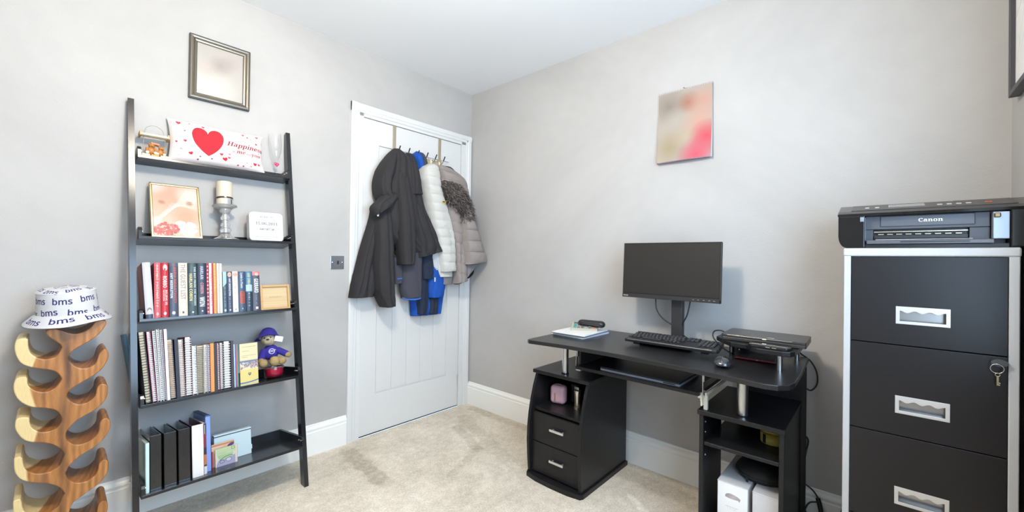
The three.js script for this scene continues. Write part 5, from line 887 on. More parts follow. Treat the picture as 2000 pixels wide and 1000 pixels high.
{
  const t = thing('computer_desk', 'black ash computer desk with drawer pedestal, open tower and raised shelf', 'desk');
  mesh('desktop', metres(slab([[-0.05, 1.087], [-0.05, 2.172], [-0.36, 2.184], [-0.52, 2.186], [-0.572, 2.176], [-0.602, 2.15], [-0.612, 2.11], [-0.596, 2.0], [-0.578, 1.85], [-0.568, 1.68], [-0.566, 1.5], [-0.578, 1.3], [-0.603, 1.13], [-0.606, 1.108], [-0.597, 1.093], [-0.575, 1.087]], 0.709, 0.727, 0.0025)), dim(rgb(0.018, 0.017, 0.018), 0.3, 1, { map: ashMap, bumpMap: ash, bumpScale: 0.0002 }), t);
  // pedestal
  const side = poly([[-0.05, 0.024], [-0.05, 0.525], [-0.446, 0.525], [-0.47, 0.465], [-0.49, 0.4], [-0.506, 0.33], [-0.515, 0.26], [-0.517, 0.19], [-0.512, 0.11], [-0.503, 0.024]]);
  for (const z of [1.03, 1.339]) mesh('pedestal_side', metres(extrude(side, 0.016, 0.001).translate(0, 0, z)), blackAsh, t);
  mesh('plinth', metres(slab([[-0.047, 1.022], [-0.047, 1.364], [-0.497, 1.364], [-0.515, 1.355], [-0.528, 1.29], [-0.532, 1.193], [-0.528, 1.095], [-0.515, 1.031], [-0.497, 1.022]], 0, 0.024, 0.002)), blackAsh, t);
  mesh('pedestal_top', metres(span(-0.462, -0.046, 0.525, 0.543, 1.021, 1.365)), blackAsh, t);
  mesh('pedestal_back', span(-0.062, -0.05, 0.024, 0.525, 1.046, 1.339, 0), blackAsh, t);
  mesh('pedestal_shelf', metres(span(-0.472, -0.062, 0.338, 0.352, 1.046, 1.339)), blackAsh, t);
  for (const [y0, y1] of [[0.188, 0.335], [0.03, 0.184]]) {
    const d = mesh('drawer', metres(span(-0.492, -0.476, y0, y1, 1.0475, 1.3375)), blackAsh, t);
    mesh('drawer_box', [span(-0.476, -0.1, y0 + 0.02, y1 - 0.03, 1.06, 1.326, 0)], darkPlastic, d);
    const y = (y0 + y1) / 2 + 0.012;
    mesh('handle', [rbox(0.008, 0.012, 0.084, -0.509, y, 1.211, 0.0025), rod([-0.49, y, 1.182], [-0.508, y, 1.182], 0.004, 10), rod([-0.49, y, 1.24], [-0.508, y, 1.24], 0.004, 10)], std(rgb(0.7, 0.7, 0.68), 0.32, 0.9), d);
  }
  for (const [x, z, r] of [[-0.412, 1.193, 0.0165], [-0.415, 2.007, 0.0185], [-0.09, 1.34, 0.0165]]) mesh('post', cyl(r, r, 0.166, x, 0.543, z, 32), brushed, t);
  for (const [x, z] of [[-0.412, 1.193], [-0.415, 2.007]]) mesh('post_collar', cyl(0.0195, 0.0195, 0.004, x, 0.543, z, 28), darkPlastic, t);
  // pull-out keyboard tray
  const tray = mesh('keyboard_tray', metres(span(-0.492, -0.17, 0.601, 0.616, 1.305, 1.872)), blackAsh, t);
  mesh('tray_side', span(-0.46, -0.17, 0.616, 0.7, 1.305, 1.316), blackAsh, tray);
  for (const [z, s] of [[1.299, -1], [1.881, 1]]) {
    mesh('slide_rail', [span(-0.47, -0.14, 0.655, 0.69, z - 0.004, z + 0.004, 0.001), span(-0.476, -0.462, 0.59, 0.709, z - 0.0012, z + 0.0012, 0.0004), span(-0.47, -0.44, 0.588, 0.601, z - (s > 0 ? 0.02 : 0), z + (s > 0 ? 0 : 0.02), 0.0004)], brushed, tray);
  }
  const cream = std(rgb(0.62, 0.56, 0.44), 0.5);
  mesh('slide_bracket', [span(-0.465, -0.19, 0.6, 0.612, 1.886, 1.892, 0.0006), span(-0.472, -0.43, 0.56, 0.612, 1.872, 1.878, 0.001), span(-0.455, -0.44, 0.543, 0.6, 1.878, 1.892, 0.001)], cream, t);
  mesh('bracket_screw', [cyl(0.006, 0.006, 0.004, 0, 0, 0, 12).rotateX(-Math.PI / 2).translate(-0.452, 0.578, 1.87)], brushed, t);
  // open tower
  mesh('tower_side', metres(span(-0.462, -0.215, 0.024, 0.525, 1.865, 1.881)), blackAsh, t);
  mesh('tower_side', metres(span(-0.458, -0.046, 0.024, 0.525, 2.132, 2.148)), blackAsh, t);
  mesh('tower_top', metres(span(-0.472, -0.046, 0.525, 0.543, 1.86, 2.152)), blackAsh, t);
  mesh('tower_shelf', metres(span(-0.455, -0.1, 0.404, 0.418, 1.881, 2.132)), blackAsh, t);
  mesh('tower_base', metres(span(-0.51, -0.046, 0, 0.024, 1.857, 2.156)), blackAsh, t);
  mesh('tower_back', metres(span(-0.06, -0.046, 0.024, 0.709, 1.912, 2.166)), blackAsh, t);
  for (const [y, z] of [[0.49, 1.8815], [0.45, 1.8815], [0.36, 1.8815]]) mesh('shelf_pin', ball(0.0035, -0.435, y, z, 1, 1, 0.6, 10), brushed, t);
  mesh('stretcher', metres(span(-0.064, -0.05, 0.56, 0.709, 1.05, 1.33)), blackAsh, t);
  // raised shelf
  mesh('riser_top', metres(slab([[-0.07, 1.873], [-0.07, 2.172], [-0.3, 2.173], [-0.4, 2.169], [-0.425, 2.158], [-0.435, 2.135], [-0.434, 2.055], [-0.424, 2.036], [-0.4, 2.024], [-0.383, 2.01], [-0.376, 1.955], [-0.34, 1.92], [-0.275, 1.874]], 0.79, 0.808, 0.0025)), blackAsh, t);
  for (const [x, z] of [[-0.371, 2.118], [-0.12, 2.14], [-0.2, 1.915]]) mesh('riser_post', cyl(0.0095, 0.0095, 0.063, x, 0.727, z, 24), brushed, t);
}
// ---------------------------------------------------------------- on the desk
{
  const t = thing('monitor', 'black flat computer monitor standing on the desk', 'monitor', [-0.155, 0.727, 1.64]);
  const TILT = 0.05;
  mesh('stand_base', slab(rrect(0.2, 0.24, 0.02, -0.02, 0), 0, 0.013, 0.003), darkPlastic, t);
  mesh('stand_column', rbox(0.036, 0.27, 0.052, 0.012, 0.147, 0.022, 0.004), std(rgb(0.022, 0.021, 0.022), 0.45), t);
  const put = (o) => { o.position.set(-0.042, 0.35, -0.005); o.rotation.z = -TILT; return o; };
  const W = 0.468, H = 0.276;
  put(mesh('housing', [rbox(0.018, H, W, 0.009, 0, 0, 0.003), rbox(0.03, 0.17, 0.26, 0.028, -0.02, 0, 0.008)], darkPlastic, t));
  const scr = put(mesh('screen', box(0.001, H - 0.03, W - 0.012, -0.0006, 0.0105, 0), dim(rgb(0.02, 0.017, 0.015), 0.36, 0.8), t));
  put(mesh('bezel', [rbox(0.004, 0.018, W, 0, -H / 2 + 0.009, 0, 0.001), rbox(0.004, 0.004, W, 0, H / 2 - 0.002, 0, 0.001), rbox(0.004, H, 0.005, 0, 0, -W / 2 + 0.0025, 0.001), rbox(0.004, H, 0.005, 0, 0, W / 2 - 0.0025, 0.001)], std(rgb(0.02, 0.019, 0.019), 0.4), t));
  const marks = [0.118, 0.14, 0.164, 0.188, 0.208].map((z) => box(0.0006, 0.0016, 0.008, -0.0024, -H / 2 + 0.01, z));
  put(mesh('button_marks', marks, std(rgb(0.4, 0.36, 0.33), 0.4), t));
  const font = await (new (await import('three/addons/loaders/FontLoader.js')).FontLoader()).loadAsync('fonts/droid/droid_sans_bold.typeface.json');
  const { TextGeometry } = await import('three/addons/geometries/TextGeometry.js');
  const txt = new TextGeometry('lenovo', { font, size: 0.0058, depth: 0.0006, curveSegments: 3, bevelEnabled: false }).rotateY(-Math.PI / 2).translate(-0.0022, -H / 2 + 0.0065, -W / 2 + 0.006);
  put(mesh('brand_lettering', txt, std(rgb(0.6, 0.58, 0.56), 0.4), t));
  for (const [name, pts] of [['power_cable', [[-0.16, 0.95, 1.558], [-0.165, 0.885, 1.566], [-0.16, 0.845, 1.592], [-0.15, 0.815, 1.635], [-0.135, 0.8, 1.652]]], ['video_cable', [[-0.16, 0.945, 1.727], [-0.163, 0.87, 1.712], [-0.155, 0.82, 1.688], [-0.135, 0.775, 1.68], [-0.1, 0.742, 1.715], [-0.062, 0.734, 1.73]]]]) mesh(name, tube(pts.map(([x, y, z]) => [x + 0.155, y - 0.727, z - 1.64]), 0.0032, 50, 8), cable, t);
}
{
  // keyboard resting on the foot of the monitor
  const t = thing('keyboard', 'black full size keyboard with a silver front edge on the desk', 'keyboard', [-0.275, 0.742, 1.69]);
  t.rotation.set(0, 0.035, 0.07);
  const sh = poly([[-0.2, -0.075], [0.2, -0.075], [0.207, -0.06], [0.197, 0.072], [0.185, 0.084], [-0.185, 0.084], [-0.197, 0.072], [-0.207, -0.06]].map(([a, b]) => [b, a]));
  mesh('keyboard_body', extrude(sh, 0.016, 0.005, 3).rotateX(-Math.PI / 2).translate(0, 0.006, 0), std(rgb(0.018, 0.018, 0.02), 0.38), t);
  mesh('front_strip', [rbox(0.01, 0.008, 0.37, -0.0745, 0.0185, 0, 0.0035, 3)], std(rgb(0.12, 0.115, 0.11), 0.35, 0.7), t);
  for (const z of [-0.15, 0.15]) mesh('foot', rbox(0.02, 0.012, 0.03, -0.05, 0.001, z, 0.002), darkPlastic, t);
  const key = new RoundedBoxGeometry(0.0145, 0.005, 0.0145, 1, 0.0015), keyMat = std(rgb(0.02, 0.02, 0.022), 0.45), markMat = std(rgb(0.2, 0.2, 0.2), 0.5);
  let count = 0;
  const cap = (x, z, w = 1) => { const k = mesh('key', key, keyMat, t); k.position.set(x, 0.0245, z); k.scale.z = w; if (w === 1 && rnd() < 0.85) { const q = mesh('key_legend', box(0.004, 0.0004, 0.003), markMat, k); q.position.set(0.002, 0.0027, -0.002); } count++; };
  for (let r = 0; r < 6; r++) {
    const x = 0.066 - r * 0.0195 - (r ? 0.004 : 0);
    if (r < 5) { let z = -0.185 + [0, 0, 0.006, 0.009, 0.0][r]; for (let i = 0; i < (r === 4 ? 13 : 14); i++) { cap(x, z); z += 0.0168; } }
    else { for (const z of [-0.185, -0.167, -0.149]) cap(x, z); cap(x, -0.085, 6); for (const z of [-0.018, 0, 0.018, 0.036]) cap(x, z); }
    if (r < 3) for (const z of [0.062, 0.079, 0.096]) cap(x, z);
    if (r > 0) for (const z of [0.124, 0.141, 0.158, 0.175]) cap(x, z);
  }
  mesh('status_light', box(0.003, 0.0008, 0.006, 0.066, 0.0224, 0.145), std(rgb(0.1, 0.5, 0.05), 0.4), t);
}
{
  const t = thing('mouse', 'glossy black computer mouse on the desk', 'mouse', [-0.462, 0.727, 1.949]);
  t.rotation.y = 0.15;
  const g = new THREE.SphereGeometry(1, 36, 24), p = g.attributes.position;
  for (let i = 0; i < p.count; i++) { let x = p.getX(i), y = p.getY(i), z = p.getZ(i); const sq = (v) => Math.sign(v) * Math.pow(Math.abs(v), 0.8); p.setXYZ(i, sq(x) * 0.047, Math.max(0, (y < 0 ? y * 0.45 : y) * 0.024 + 0.0125) * (1 + 0.12 * x), sq(z) * 0.03 * (1 - 0.1 * x)); }
  g.computeVertexNormals();
  mesh('shell', g, phys(rgb(0.02, 0.022, 0.027), 0.16, 0, { clearcoat: 0.8, clearcoatRoughness: 0.1 }), t);
  mesh('scroll_wheel', new THREE.TorusGeometry(0.006, 0.003, 8, 20).translate(-0.026, 0.0245, 0), darkPlastic, t);
  mesh('button_seam', tube([[-0.045, 0.018, 0], [-0.033, 0.0308, 0], [-0.015, 0.0356, 0], [0, 0.0366, 0]], 0.0007, 16, 5), std(rgb(0.3, 0.3, 0.32), 0.3, 0.6), t);
}
{
  const laptop = (name, label, pos, w, d, h, col, rough, turn = 0) => {
    const t = thing(name, label, 'laptop', pos);
    t.rotation.y = turn;
    mesh('base', slab(rrect(d, w, 0.008), 0, h * 0.52, 0.0018), std(col, rough), t);
    mesh('lid', slab(rrect(d, w, 0.008), h * 0.56, h, 0.0018), std(col, rough), t);
    mesh('hinge', rbox(0.008, h * 0.5, w * 0.7, d / 2 - 0.004, h * 0.5, 0, 0.002), darkPlastic, t);
    mesh('lid_gap', span(-d / 2 + 0.002, d / 2 - 0.002, h * 0.5, h * 0.58, -w / 2 + 0.002, w / 2 - 0.002, 0), std(rgb(0.008, 0.008, 0.01), 0.6), t);
    return t;
  };
  const a = laptop('laptop', 'slim grey closed laptop on the pull-out keyboard tray', [-0.355, 0.616, 1.61], 0.365, 0.24, 0.017, rgb(0.2, 0.2, 0.225), 0.32);
  a.children.find((o) => o.name === 'lid').material = dim(rgb(0.012, 0.012, 0.014), 0.35, 0.6);
  mesh('port', box(0.0006, 0.004, 0.05, -0.1203, 0.0055, 0.14), darkPlastic, a);
  const b = laptop('laptop', 'old black closed laptop lying on the raised desk shelf', [-0.245, 0.8095, 2.05], 0.285, 0.185, 0.024, rgb(0.03, 0.029, 0.028), 0.3, 0.02);
  mesh('latch', rbox(0.004, 0.004, 0.014, -0.093, 0.0175, 0.01, 0.001), std(rgb(0.75, 0.74, 0.72), 0.25, 1), b);
  mesh('lid_emblem', rbox(0.008, 0.0008, 0.022, -0.074, 0.0242, 0.03, 0.0003), std(rgb(0.7, 0.69, 0.67), 0.25, 1), b);
  mesh('front_trim', rbox(0.0016, 0.002, 0.22, -0.0925, 0.0205, -0.01, 0.0006), std(rgb(0.55, 0.52, 0.46), 0.25, 1), b);
  mesh('power_lead', tube([[-0.01, 0.012, -0.142], [0.0, 0.02, -0.165], [-0.02, 0.018, -0.186], [-0.045, -0.002, -0.186], [-0.045, -0.03, -0.165], [-0.03, -0.06, -0.13], [0, -0.079, -0.1]], 0.0028, 60, 8), cable, b);
  const ph = thing('mobile_phone', 'black phone lying in front of the laptop on the raised shelf', 'phone', [-0.388, 0.808, 2.09]);
  ph.rotation.y = -0.06;
  mesh('phone_body', slab(rrect(0.066, 0.132, 0.012), 0, 0.011, 0.003), glossBlack, ph);
  mesh('phone_screen', slab(rrect(0.056, 0.118, 0.008), 0.0108, 0.0116, 0.0002), phys(rgb(0.008, 0.008, 0.01), 0.05, 0, { clearcoat: 1 }), ph);
  mesh('phone_buttons', [box(0.001, 0.003, 0.014, -0.0335, 0.006, 0.0), box(0.001, 0.003, 0.014, -0.0335, 0.006, 0.02)], std(rgb(0.5, 0.45, 0.42), 0.3, 0.9), ph);
  const rt = thing('drive_box', 'flat black device with a red stripe under the raised shelf', 'device', [-0.215, 0.727, 2.02]);
  mesh('casing', rbox(0.15, 0.05, 0.15, 0, 0.0255, 0, 0.004), glossBlack, rt);
  mesh('red_stripe', rbox(0.002, 0.003, 0.14, -0.0752, 0.0075, 0, 0.0006), std(rgb(0.4, 0.008, 0.015), 0.3), rt);
  mesh('indicator', rbox(0.0015, 0.002, 0.004, -0.0757, 0.0075, 0.01, 0.0005), std(rgb(0.7, 0.66, 0.6), 0.3), rt);
  mesh('status_lamp', ball(0.0022, -0.0752, 0.04, -0.055, 0.4, 1, 1, 10), std(rgb(0.75, 0.75, 0.75), 0.3), rt);
  const lead = thing('power_cord', 'black cord looping off the right end of the desk', 'cord');
  mesh('cord', tube([[-0.075, 0.78, 2.1], [-0.055, 0.765, 2.12], [-0.04, 0.738, 2.145], [-0.038, 0.712, 2.178], [-0.036, 0.665, 2.199], [-0.036, 0.615, 2.198], [-0.036, 0.589, 2.178], [-0.035, 0.595, 2.155], [-0.034, 0.5, 2.154], [-0.03, 0.403, 2.152], [-0.026, 0.378, 2.17], [-0.026, 0.326, 2.164], [-0.026, 0.28, 2.158], [-0.026, 0.235, 2.152]], 0.0032, 120, 8), cable, lead);
  const c2 = thing('power_cord', 'black mains cord with a thick tangle hanging beside the cabinet at skirting height', 'cord');
  mesh('cord', [tube([[-0.03, 0.2, 2.14], [-0.026, 0.188, 2.158], [-0.026, 0.172, 2.186], [-0.03, 0.145, 2.206], [-0.035, 0.13, 2.21]], 0.0032, 40, 8), tube([[-0.04, 0.135, 2.208], [-0.05, 0.125, 2.18], [-0.06, 0.09, 2.165], [-0.07, 0.03, 2.17], [-0.08, 0.006, 2.21], [-0.07, 0.02, 2.25], [-0.05, 0.08, 2.275], [-0.035, 0.155, 2.29], [-0.03, 0.19, 2.3]], 0.0034, 80, 8), tube([[-0.05, 0.1, 2.158], [-0.065, 0.07, 2.18], [-0.075, 0.03, 2.2], [-0.08, 0.006, 2.23]], 0.003, 30, 8)], cable, c2);
  mesh('cord_tangle', [tube([[-0.032, 0.146, 2.206], [-0.04, 0.12, 2.214], [-0.05, 0.08, 2.222], [-0.06, 0.03, 2.23], [-0.065, 0.008, 2.232]], 0.0085, 40, 10)], cable, c2);
}
{
  // notepads, calculator, spectacles case at the left end of the desk
  const n1 = thing('writing_pad', 'white writing pad at the left end of the desk, lowest of its stack', 'notepad', [-0.275, 0.7275, 1.195]);
  n1.rotation.y = -0.04;
  mesh('sheets', span(-0.122, 0.122, 0, 0.0095, -0.1, 0.1, 0.001), std(rgb(0.6, 0.59, 0.62), 0.8), n1);
  mesh('cover', span(-0.123, 0.123, 0.0095, 0.0115, -0.101, 0.101, 0.0005), std(rgb(0.35, 0.5, 0.78), 0.5), n1);
  const n2 = thing('writing_pad', 'white writing pad with a dark cover under the calculator', 'notepad', [-0.285, 0.7395, 1.2]);
  n2.rotation.y = 0.02;
  mesh('cover', span(-0.126, 0.126, 0, 0.0022, -0.1, 0.1, 0.0006), std(rgb(0.02, 0.025, 0.05), 0.4), n2);
  mesh('sheets', span(-0.124, 0.124, 0.0022, 0.0075, -0.098, 0.098, 0.0008), std(rgb(0.66, 0.655, 0.64), 0.85), n2);
  const c = thing('calculator', 'beige desk calculator with green and coral keys on the white pad', 'calculator', [-0.235, 0.7472, 1.195]);
  c.rotation.set(0, 0.5, 0.03);
  const wedge = poly([[-0.05, 0], [0.05, 0], [0.05, 0.028], [-0.05, 0.012]]);
  mesh('case', extrude(wedge, 0.14, 0.002).translate(0, 0, -0.07).rotateY(0), std(rgb(0.4, 0.37, 0.3), 0.5), c);
  const slope = Math.atan(0.16);
  const top = (o, x, z, y = 0) => { o.position.set(x, 0.02 + x * 0.16 + y, z); o.rotation.z = slope; return o; };
  top(mesh('display', rbox(0.024, 0.003, 0.11, 0, 0, 0, 0.001), std(rgb(0.09, 0.1, 0.12), 0.2), c), 0.033, -0.004, 0.001);
  const keyColours = [rgb(0.04, 0.26, 0.26), rgb(0.12, 0.12, 0.13), rgb(0.55, 0.16, 0.12), rgb(0.3, 0.3, 0.3)];
  for (let i = 0; i < 4; i++) for (let j = 0; j < 6; j++) top(mesh('key', rbox(0.0095, 0.004, 0.014, 0, 0, 0, 0.001), std(keyColours[j === 0 ? 0 : j === 5 ? 2 : (i + j) % 3 ? 1 : 3], 0.5), c), 0.012 - i * 0.0155, -0.05 + j * 0.02, 0.002);
  const s = thing('spectacles_case', 'black hard spectacles case lying on the calculator', 'case', [-0.225, 0.781, 1.232]);
  s.rotation.set(0, 0.16, 0);
  const g = new THREE.CapsuleGeometry(0.024, 0.105, 10, 24).rotateX(Math.PI / 2).scale(1, 0.78, 1);
  mesh('case_shell', g, std(rgb(0.014, 0.013, 0.014), 0.35), s);
  mesh('lid_seam', [tube([[-0.0238, -0.001, -0.045], [-0.0238, -0.001, 0.045], [-0.018, -0.001, 0.066], [0, -0.001, 0.0765], [0.018, -0.001, 0.066], [0.0238, -0.001, 0.045]], 0.0009, 40, 6)], std(rgb(0.1, 0.09, 0.09), 0.3), s);
}
// ---------------------------------------------------------------- in the pedestal and the tower
{
  const p = thing('toiletry_bag', 'pink zipped purse in the open pedestal compartment', 'purse', [-0.345, 0.352, 1.108]);
  p.rotation.y = 0.25;
  mesh('bag_body', rbox(0.055, 0.098, 0.085, 0, 0.05, 0, 0.02, 5), phys(rgb(0.5, 0.29, 0.34), 0.35, 0, { sheen: 0.5 }), p);
  mesh('zip', tube([[-0.006, 0.03, 0.0435], [-0.004, 0.08, 0.041], [-0.002, 0.1, 0.02], [-0.002, 0.1, -0.02], [-0.004, 0.08, -0.041], [-0.006, 0.03, -0.0435]], 0.0022, 40, 6), std(rgb(0.35, 0.2, 0.16), 0.4, 0.3), p);
  mesh('side_tab', rbox(0.004, 0.04, 0.01, -0.0282, 0.04, -0.012, 0.0015), std(rgb(0.3, 0.17, 0.13), 0.45), p);
  const k = thing('small_case', 'small black case between the pink purse and the clippers', 'case', [-0.26, 0.352, 1.17]);
  mesh('case_body', rbox(0.06, 0.085, 0.05, 0, 0.0435, 0, 0.01, 4), std(rgb(0.012, 0.012, 0.014), 0.5), k);
  mesh('case_lid', rbox(0.061, 0.02, 0.051, 0, 0.09, 0, 0.009, 4), std(rgb(0.016, 0.016, 0.018), 0.5), k);
  const h = thing('hair_clippers', 'silver and bronze hair clippers standing in the pedestal compartment', 'clippers', [-0.345, 0.352, 1.226]);
  h.rotation.y = -0.2;
  const g = lathe([[0, 0], [0.0155, 0], [0.0175, 0.004], [0.0175, 0.02], [0.015, 0.04], [0.0165, 0.065], [0.019, 0.088], [0.0185, 0.1], [0, 0.1]], 28).scale(0.85, 1, 1);
  mesh('clipper_body', g, std(rgb(0.66, 0.6, 0.5), 0.2, 0.9), h);
  mesh('grip', ball(0.0175, 0.006, 0.05, 0, 0.75, 2.2, 1, 20), darkPlastic, h);
  mesh('blade', rbox(0.012, 0.016, 0.03, -0.002, 0.106, 0, 0.002), std(rgb(0.7, 0.7, 0.7), 0.25, 1), h);
  mesh('charging_foot', cyl(0.02, 0.018, 0.01, 0, 0, 0, 24), std(rgb(0.3, 0.26, 0.2), 0.25, 0.9), h);
  const t = thing('tape_tin', 'round olive yellow tin on the tower shelf', 'tin', [-0.27, 0.418, 2.085]);
  mesh('tin_body', lathe([[0, 0], [0.044, 0], [0.045, 0.002], [0.045, 0.04], [0, 0.04]], 36), std(rgb(0.4, 0.34, 0.06), 0.4), t);
  mesh('tin_lid', lathe([[0, 0.04], [0.0455, 0.04], [0.0455, 0.05], [0.044, 0.052], [0, 0.052]], 36), std(rgb(0.36, 0.3, 0.06), 0.4), t);
  mesh('label_strip', at(new THREE.CylinderGeometry(0.0453, 0.0453, 0.034, 12, 1, true, -2.3, 0.3), 0, 0.02, 0), std(rgb(0.012, 0.012, 0.015), 0.5, 0, { side: THREE.DoubleSide }), t);
  const art = canvas(256, 640, (c, w, hh) => { c.fillStyle = '#f1f0f0'; c.fillRect(0, 0, w, hh); c.save(); c.translate(w * 0.52, hh * 0.2); c.rotate(0.12); const gr = c.createLinearGradient(-70, -30, 70, 40); gr.addColorStop(0, '#8f8688'); gr.addColorStop(0.5, '#bdb3b4'); gr.addColorStop(1, '#9a9092'); c.fillStyle = gr; c.beginPath(); c.moveTo(-66, 22); c.bezierCurveTo(-74, -26, -20, -34, 20, -26); c.bezierCurveTo(52, -20, 72, -6, 62, 6); c.lineTo(58, 30); c.lineTo(50, 14); c.bezierCurveTo(10, 20, -30, 34, -66, 22); c.fill(); c.restore(); scribble(c, 70, 180, hh * 0.38, 9, '#9a9a9c', 6); scribble(c, 90, 160, hh * 0.41, 8, '#b0b0b2', 6); });
  const carton = (label, z0, z1, h1, map) => {
    const o = thing('product_box', label, 'box', [-0.23, 0.024, (z0 + z1) / 2]), w = z1 - z0, m = std(rgb(0.62, 0.61, 0.62), 0.45);
    mesh('box_sides', span(-0.17, 0.16, 0, h1 - 0.004, -w / 2, w / 2, 0.0015), m, o);
    mesh('box_lid', span(-0.171, 0.161, h1 - 0.004, h1, -w / 2 - 0.0005, w / 2 + 0.0005, 0.001), m, o);
    if (map) mesh('front_print', new THREE.PlaneGeometry(w - 0.004, h1 - 0.006).rotateY(-Math.PI / 2).translate(-0.1708, h1 / 2, 0), std(0xffffff, 0.45, 0, { map }), o);
    return o;
  };
  carton('white product box with a grey picture on its front in the desk tower', 1.918, 2.026, 0.238, art);
  carton('plain white product box in the desk tower', 2.04, 2.128, 0.238);
  const r = thing('round_case', 'black round soft case lying on the white boxes in the tower', 'case', [-0.25, 0.262, 2.045]);
  mesh('case_body', lathe([[0, 0.004], [0.06, 0], [0.085, 0.004], [0.094, 0.016], [0.092, 0.032], [0.078, 0.05], [0.045, 0.062], [0, 0.066]], 44), std(rgb(0.012, 0.011, 0.011), 0.75), r);
  mesh('rim', new THREE.TorusGeometry(0.0935, 0.003, 8, 60).rotateX(Math.PI / 2).translate(0, 0.02, 0), std(rgb(0.02, 0.019, 0.018), 0.6), r);
  mesh('strap_end', rbox(0.003, 0.02, 0.008, -0.092, 0.0105, -0.035, 0.001), std(rgb(0.012, 0.012, 0.012), 0.7), r);
}

// ---------------------------------------------------------------- filing cabinet and printer
{
  const t = thing('filing_cabinet', 'black and silver four drawer filing cabinet beside the desk', 'cabinet');
  const silver = std(rgb(0.47, 0.47, 0.475), 0.4, 0.1), black = dim(rgb(0.011, 0.01, 0.011), 0.33, 0.7), inner = std(rgb(0.02, 0.02, 0.022), 0.6);
  const Z0 = 2.304, Z1 = 2.679, X0 = -0.42, X1 = -0.03;
  mesh('carcass', [span(X0 + 0.006, X1, 0, 1.152, Z0, Z0 + 0.016, 0.002), span(X0 + 0.006, X1, 0, 1.152, Z1 - 0.016, Z1, 0.002), span(X1 - 0.01, X1, 0, 1.152, Z0, Z1, 0)], std(rgb(0.02, 0.02, 0.022), 0.4), t);
  mesh('front_frame', [span(X0, X0 + 0.02, 0, 1.152, Z0, Z0 + 0.0185, 0.003), span(X0, X0 + 0.02, 0, 1.152, Z1 - 0.0205, Z1, 0.003), span(X0, X0 + 0.02, 0, 0.036, Z0, Z1, 0.002)], silver, t);
  mesh('cabinet_top', [rbox(X1 - X0 + 0.004, 0.027, Z1 - Z0 + 0.004, (X0 + X1) / 2, 1.1635, (Z0 + Z1) / 2, 0.006, 3)], silver, t);
  const ys = [[0.8765, 1.149], [0.5965, 0.8735], [0.3175, 0.5935], [0.039, 0.3145]];
  ys.forEach(([y0, y1], i) => {
    const z0 = Z0 + 0.0195, z1 = Z1 - 0.0215, yc = i === 0 ? 0.9685 : i === 1 ? 0.692 : i === 2 ? 0.411 : 0.132, zc = 2.49, w = 0.112, h = 0.05;
    const sh = poly([[z0, y0], [z1, y0], [z1, y1], [z0, y1]]), hole = new THREE.Path(); hole.moveTo(zc - w / 2, yc - h / 2); hole.lineTo(zc - w / 2, yc + h / 2); hole.lineTo(zc + w / 2, yc + h / 2); hole.lineTo(zc + w / 2, yc - h / 2); hole.closePath(); sh.holes.push(hole);
    // local x of the shape runs along z: turn it to face the room
    const d = mesh('drawer', extrude(sh, 0.016, 0.001).rotateY(-Math.PI / 2).translate(X0 + 0.017, 0, 0), black, t);
    mesh('drawer_box', [span(X0 + 0.06, X1 - 0.02, y0 + 0.02, y1 - 0.03, z0 + 0.01, z1 - 0.01, 0)], inner, d);
    // pull: plate with a wavy cut, a cup behind it
    const W = 0.118, H = 0.054, plate = poly([[zc - W / 2, yc - H / 2], [zc + W / 2, yc - H / 2], [zc + W / 2, yc + H / 2], [zc - W / 2, yc + H / 2]]), cutout = new THREE.Path(), m = 0.0095, n = 24;
    cutout.moveTo(zc - W / 2 + m, yc - H / 2 + 0.009);
    for (let k = 0; k <= n; k++) { const u = k / n; cutout.lineTo(zc - W / 2 + m + (W - 2 * m) * u, yc + H / 2 - 0.0165 + 0.0032 * Math.cos(u * Math.PI * 6)); }
    cutout.lineTo(zc + W / 2 - m, yc - H / 2 + 0.009); cutout.closePath(); plate.holes.push(cutout);
    const pull = mesh('pull_plate', extrude(plate, 0.003, 0.0008).rotateY(-Math.PI / 2).translate(X0 + 0.0018, 0, 0), std(rgb(0.6, 0.585, 0.57), 0.34, 0.5), d);
    mesh('pull_cup', [span(X0 + 0.026, X0 + 0.028, yc - h / 2, yc + h / 2, zc - w / 2, zc + w / 2, 0), span(X0 + 0.004, X0 + 0.028, yc - h / 2, yc - h / 2 + 0.002, zc - w / 2, zc + w / 2, 0), span(X0 + 0.004, X0 + 0.028, yc + h / 2 - 0.002, yc + h / 2, zc - w / 2, zc + w / 2, 0)], std(rgb(0.42, 0.42, 0.42), 0.25, 0.85), pull);
  });
  mesh('lock', [cyl(0.0125, 0.0125, 0.014, 0, 0, 0, 24).rotateZ(Math.PI / 2).scale(1, 0.8, 1.3).translate(X0, 0.858, 2.641)], std(rgb(0.04, 0.037, 0.035), 0.3), t);
  const key = thing('cabinet_key', 'small brass key on a ring hanging from the cabinet lock', 'key', [X0 - 0.0165, 0.855, 2.636]);
  const brass = std(rgb(0.5, 0.42, 0.28), 0.25, 1);
  mesh('key_ring', new THREE.TorusGeometry(0.0125, 0.001, 8, 36).rotateY(Math.PI / 2).translate(0, -0.0125, 0), std(rgb(0.62, 0.58, 0.5), 0.2, 1), key);
  mesh('key_bow', new THREE.TorusGeometry(0.0045, 0.0012, 8, 20).rotateY(Math.PI / 2).translate(0, -0.029, 0.001), brass, key);
  mesh('key_blade', [rbox(0.0016, 0.026, 0.0045, 0, -0.046, 0.001, 0.0006), rbox(0.0016, 0.004, 0.0035, 0, -0.052, 0.0045, 0.0005), rbox(0.0016, 0.003, 0.003, 0, -0.057, 0.004, 0.0005)], brass, key);
}
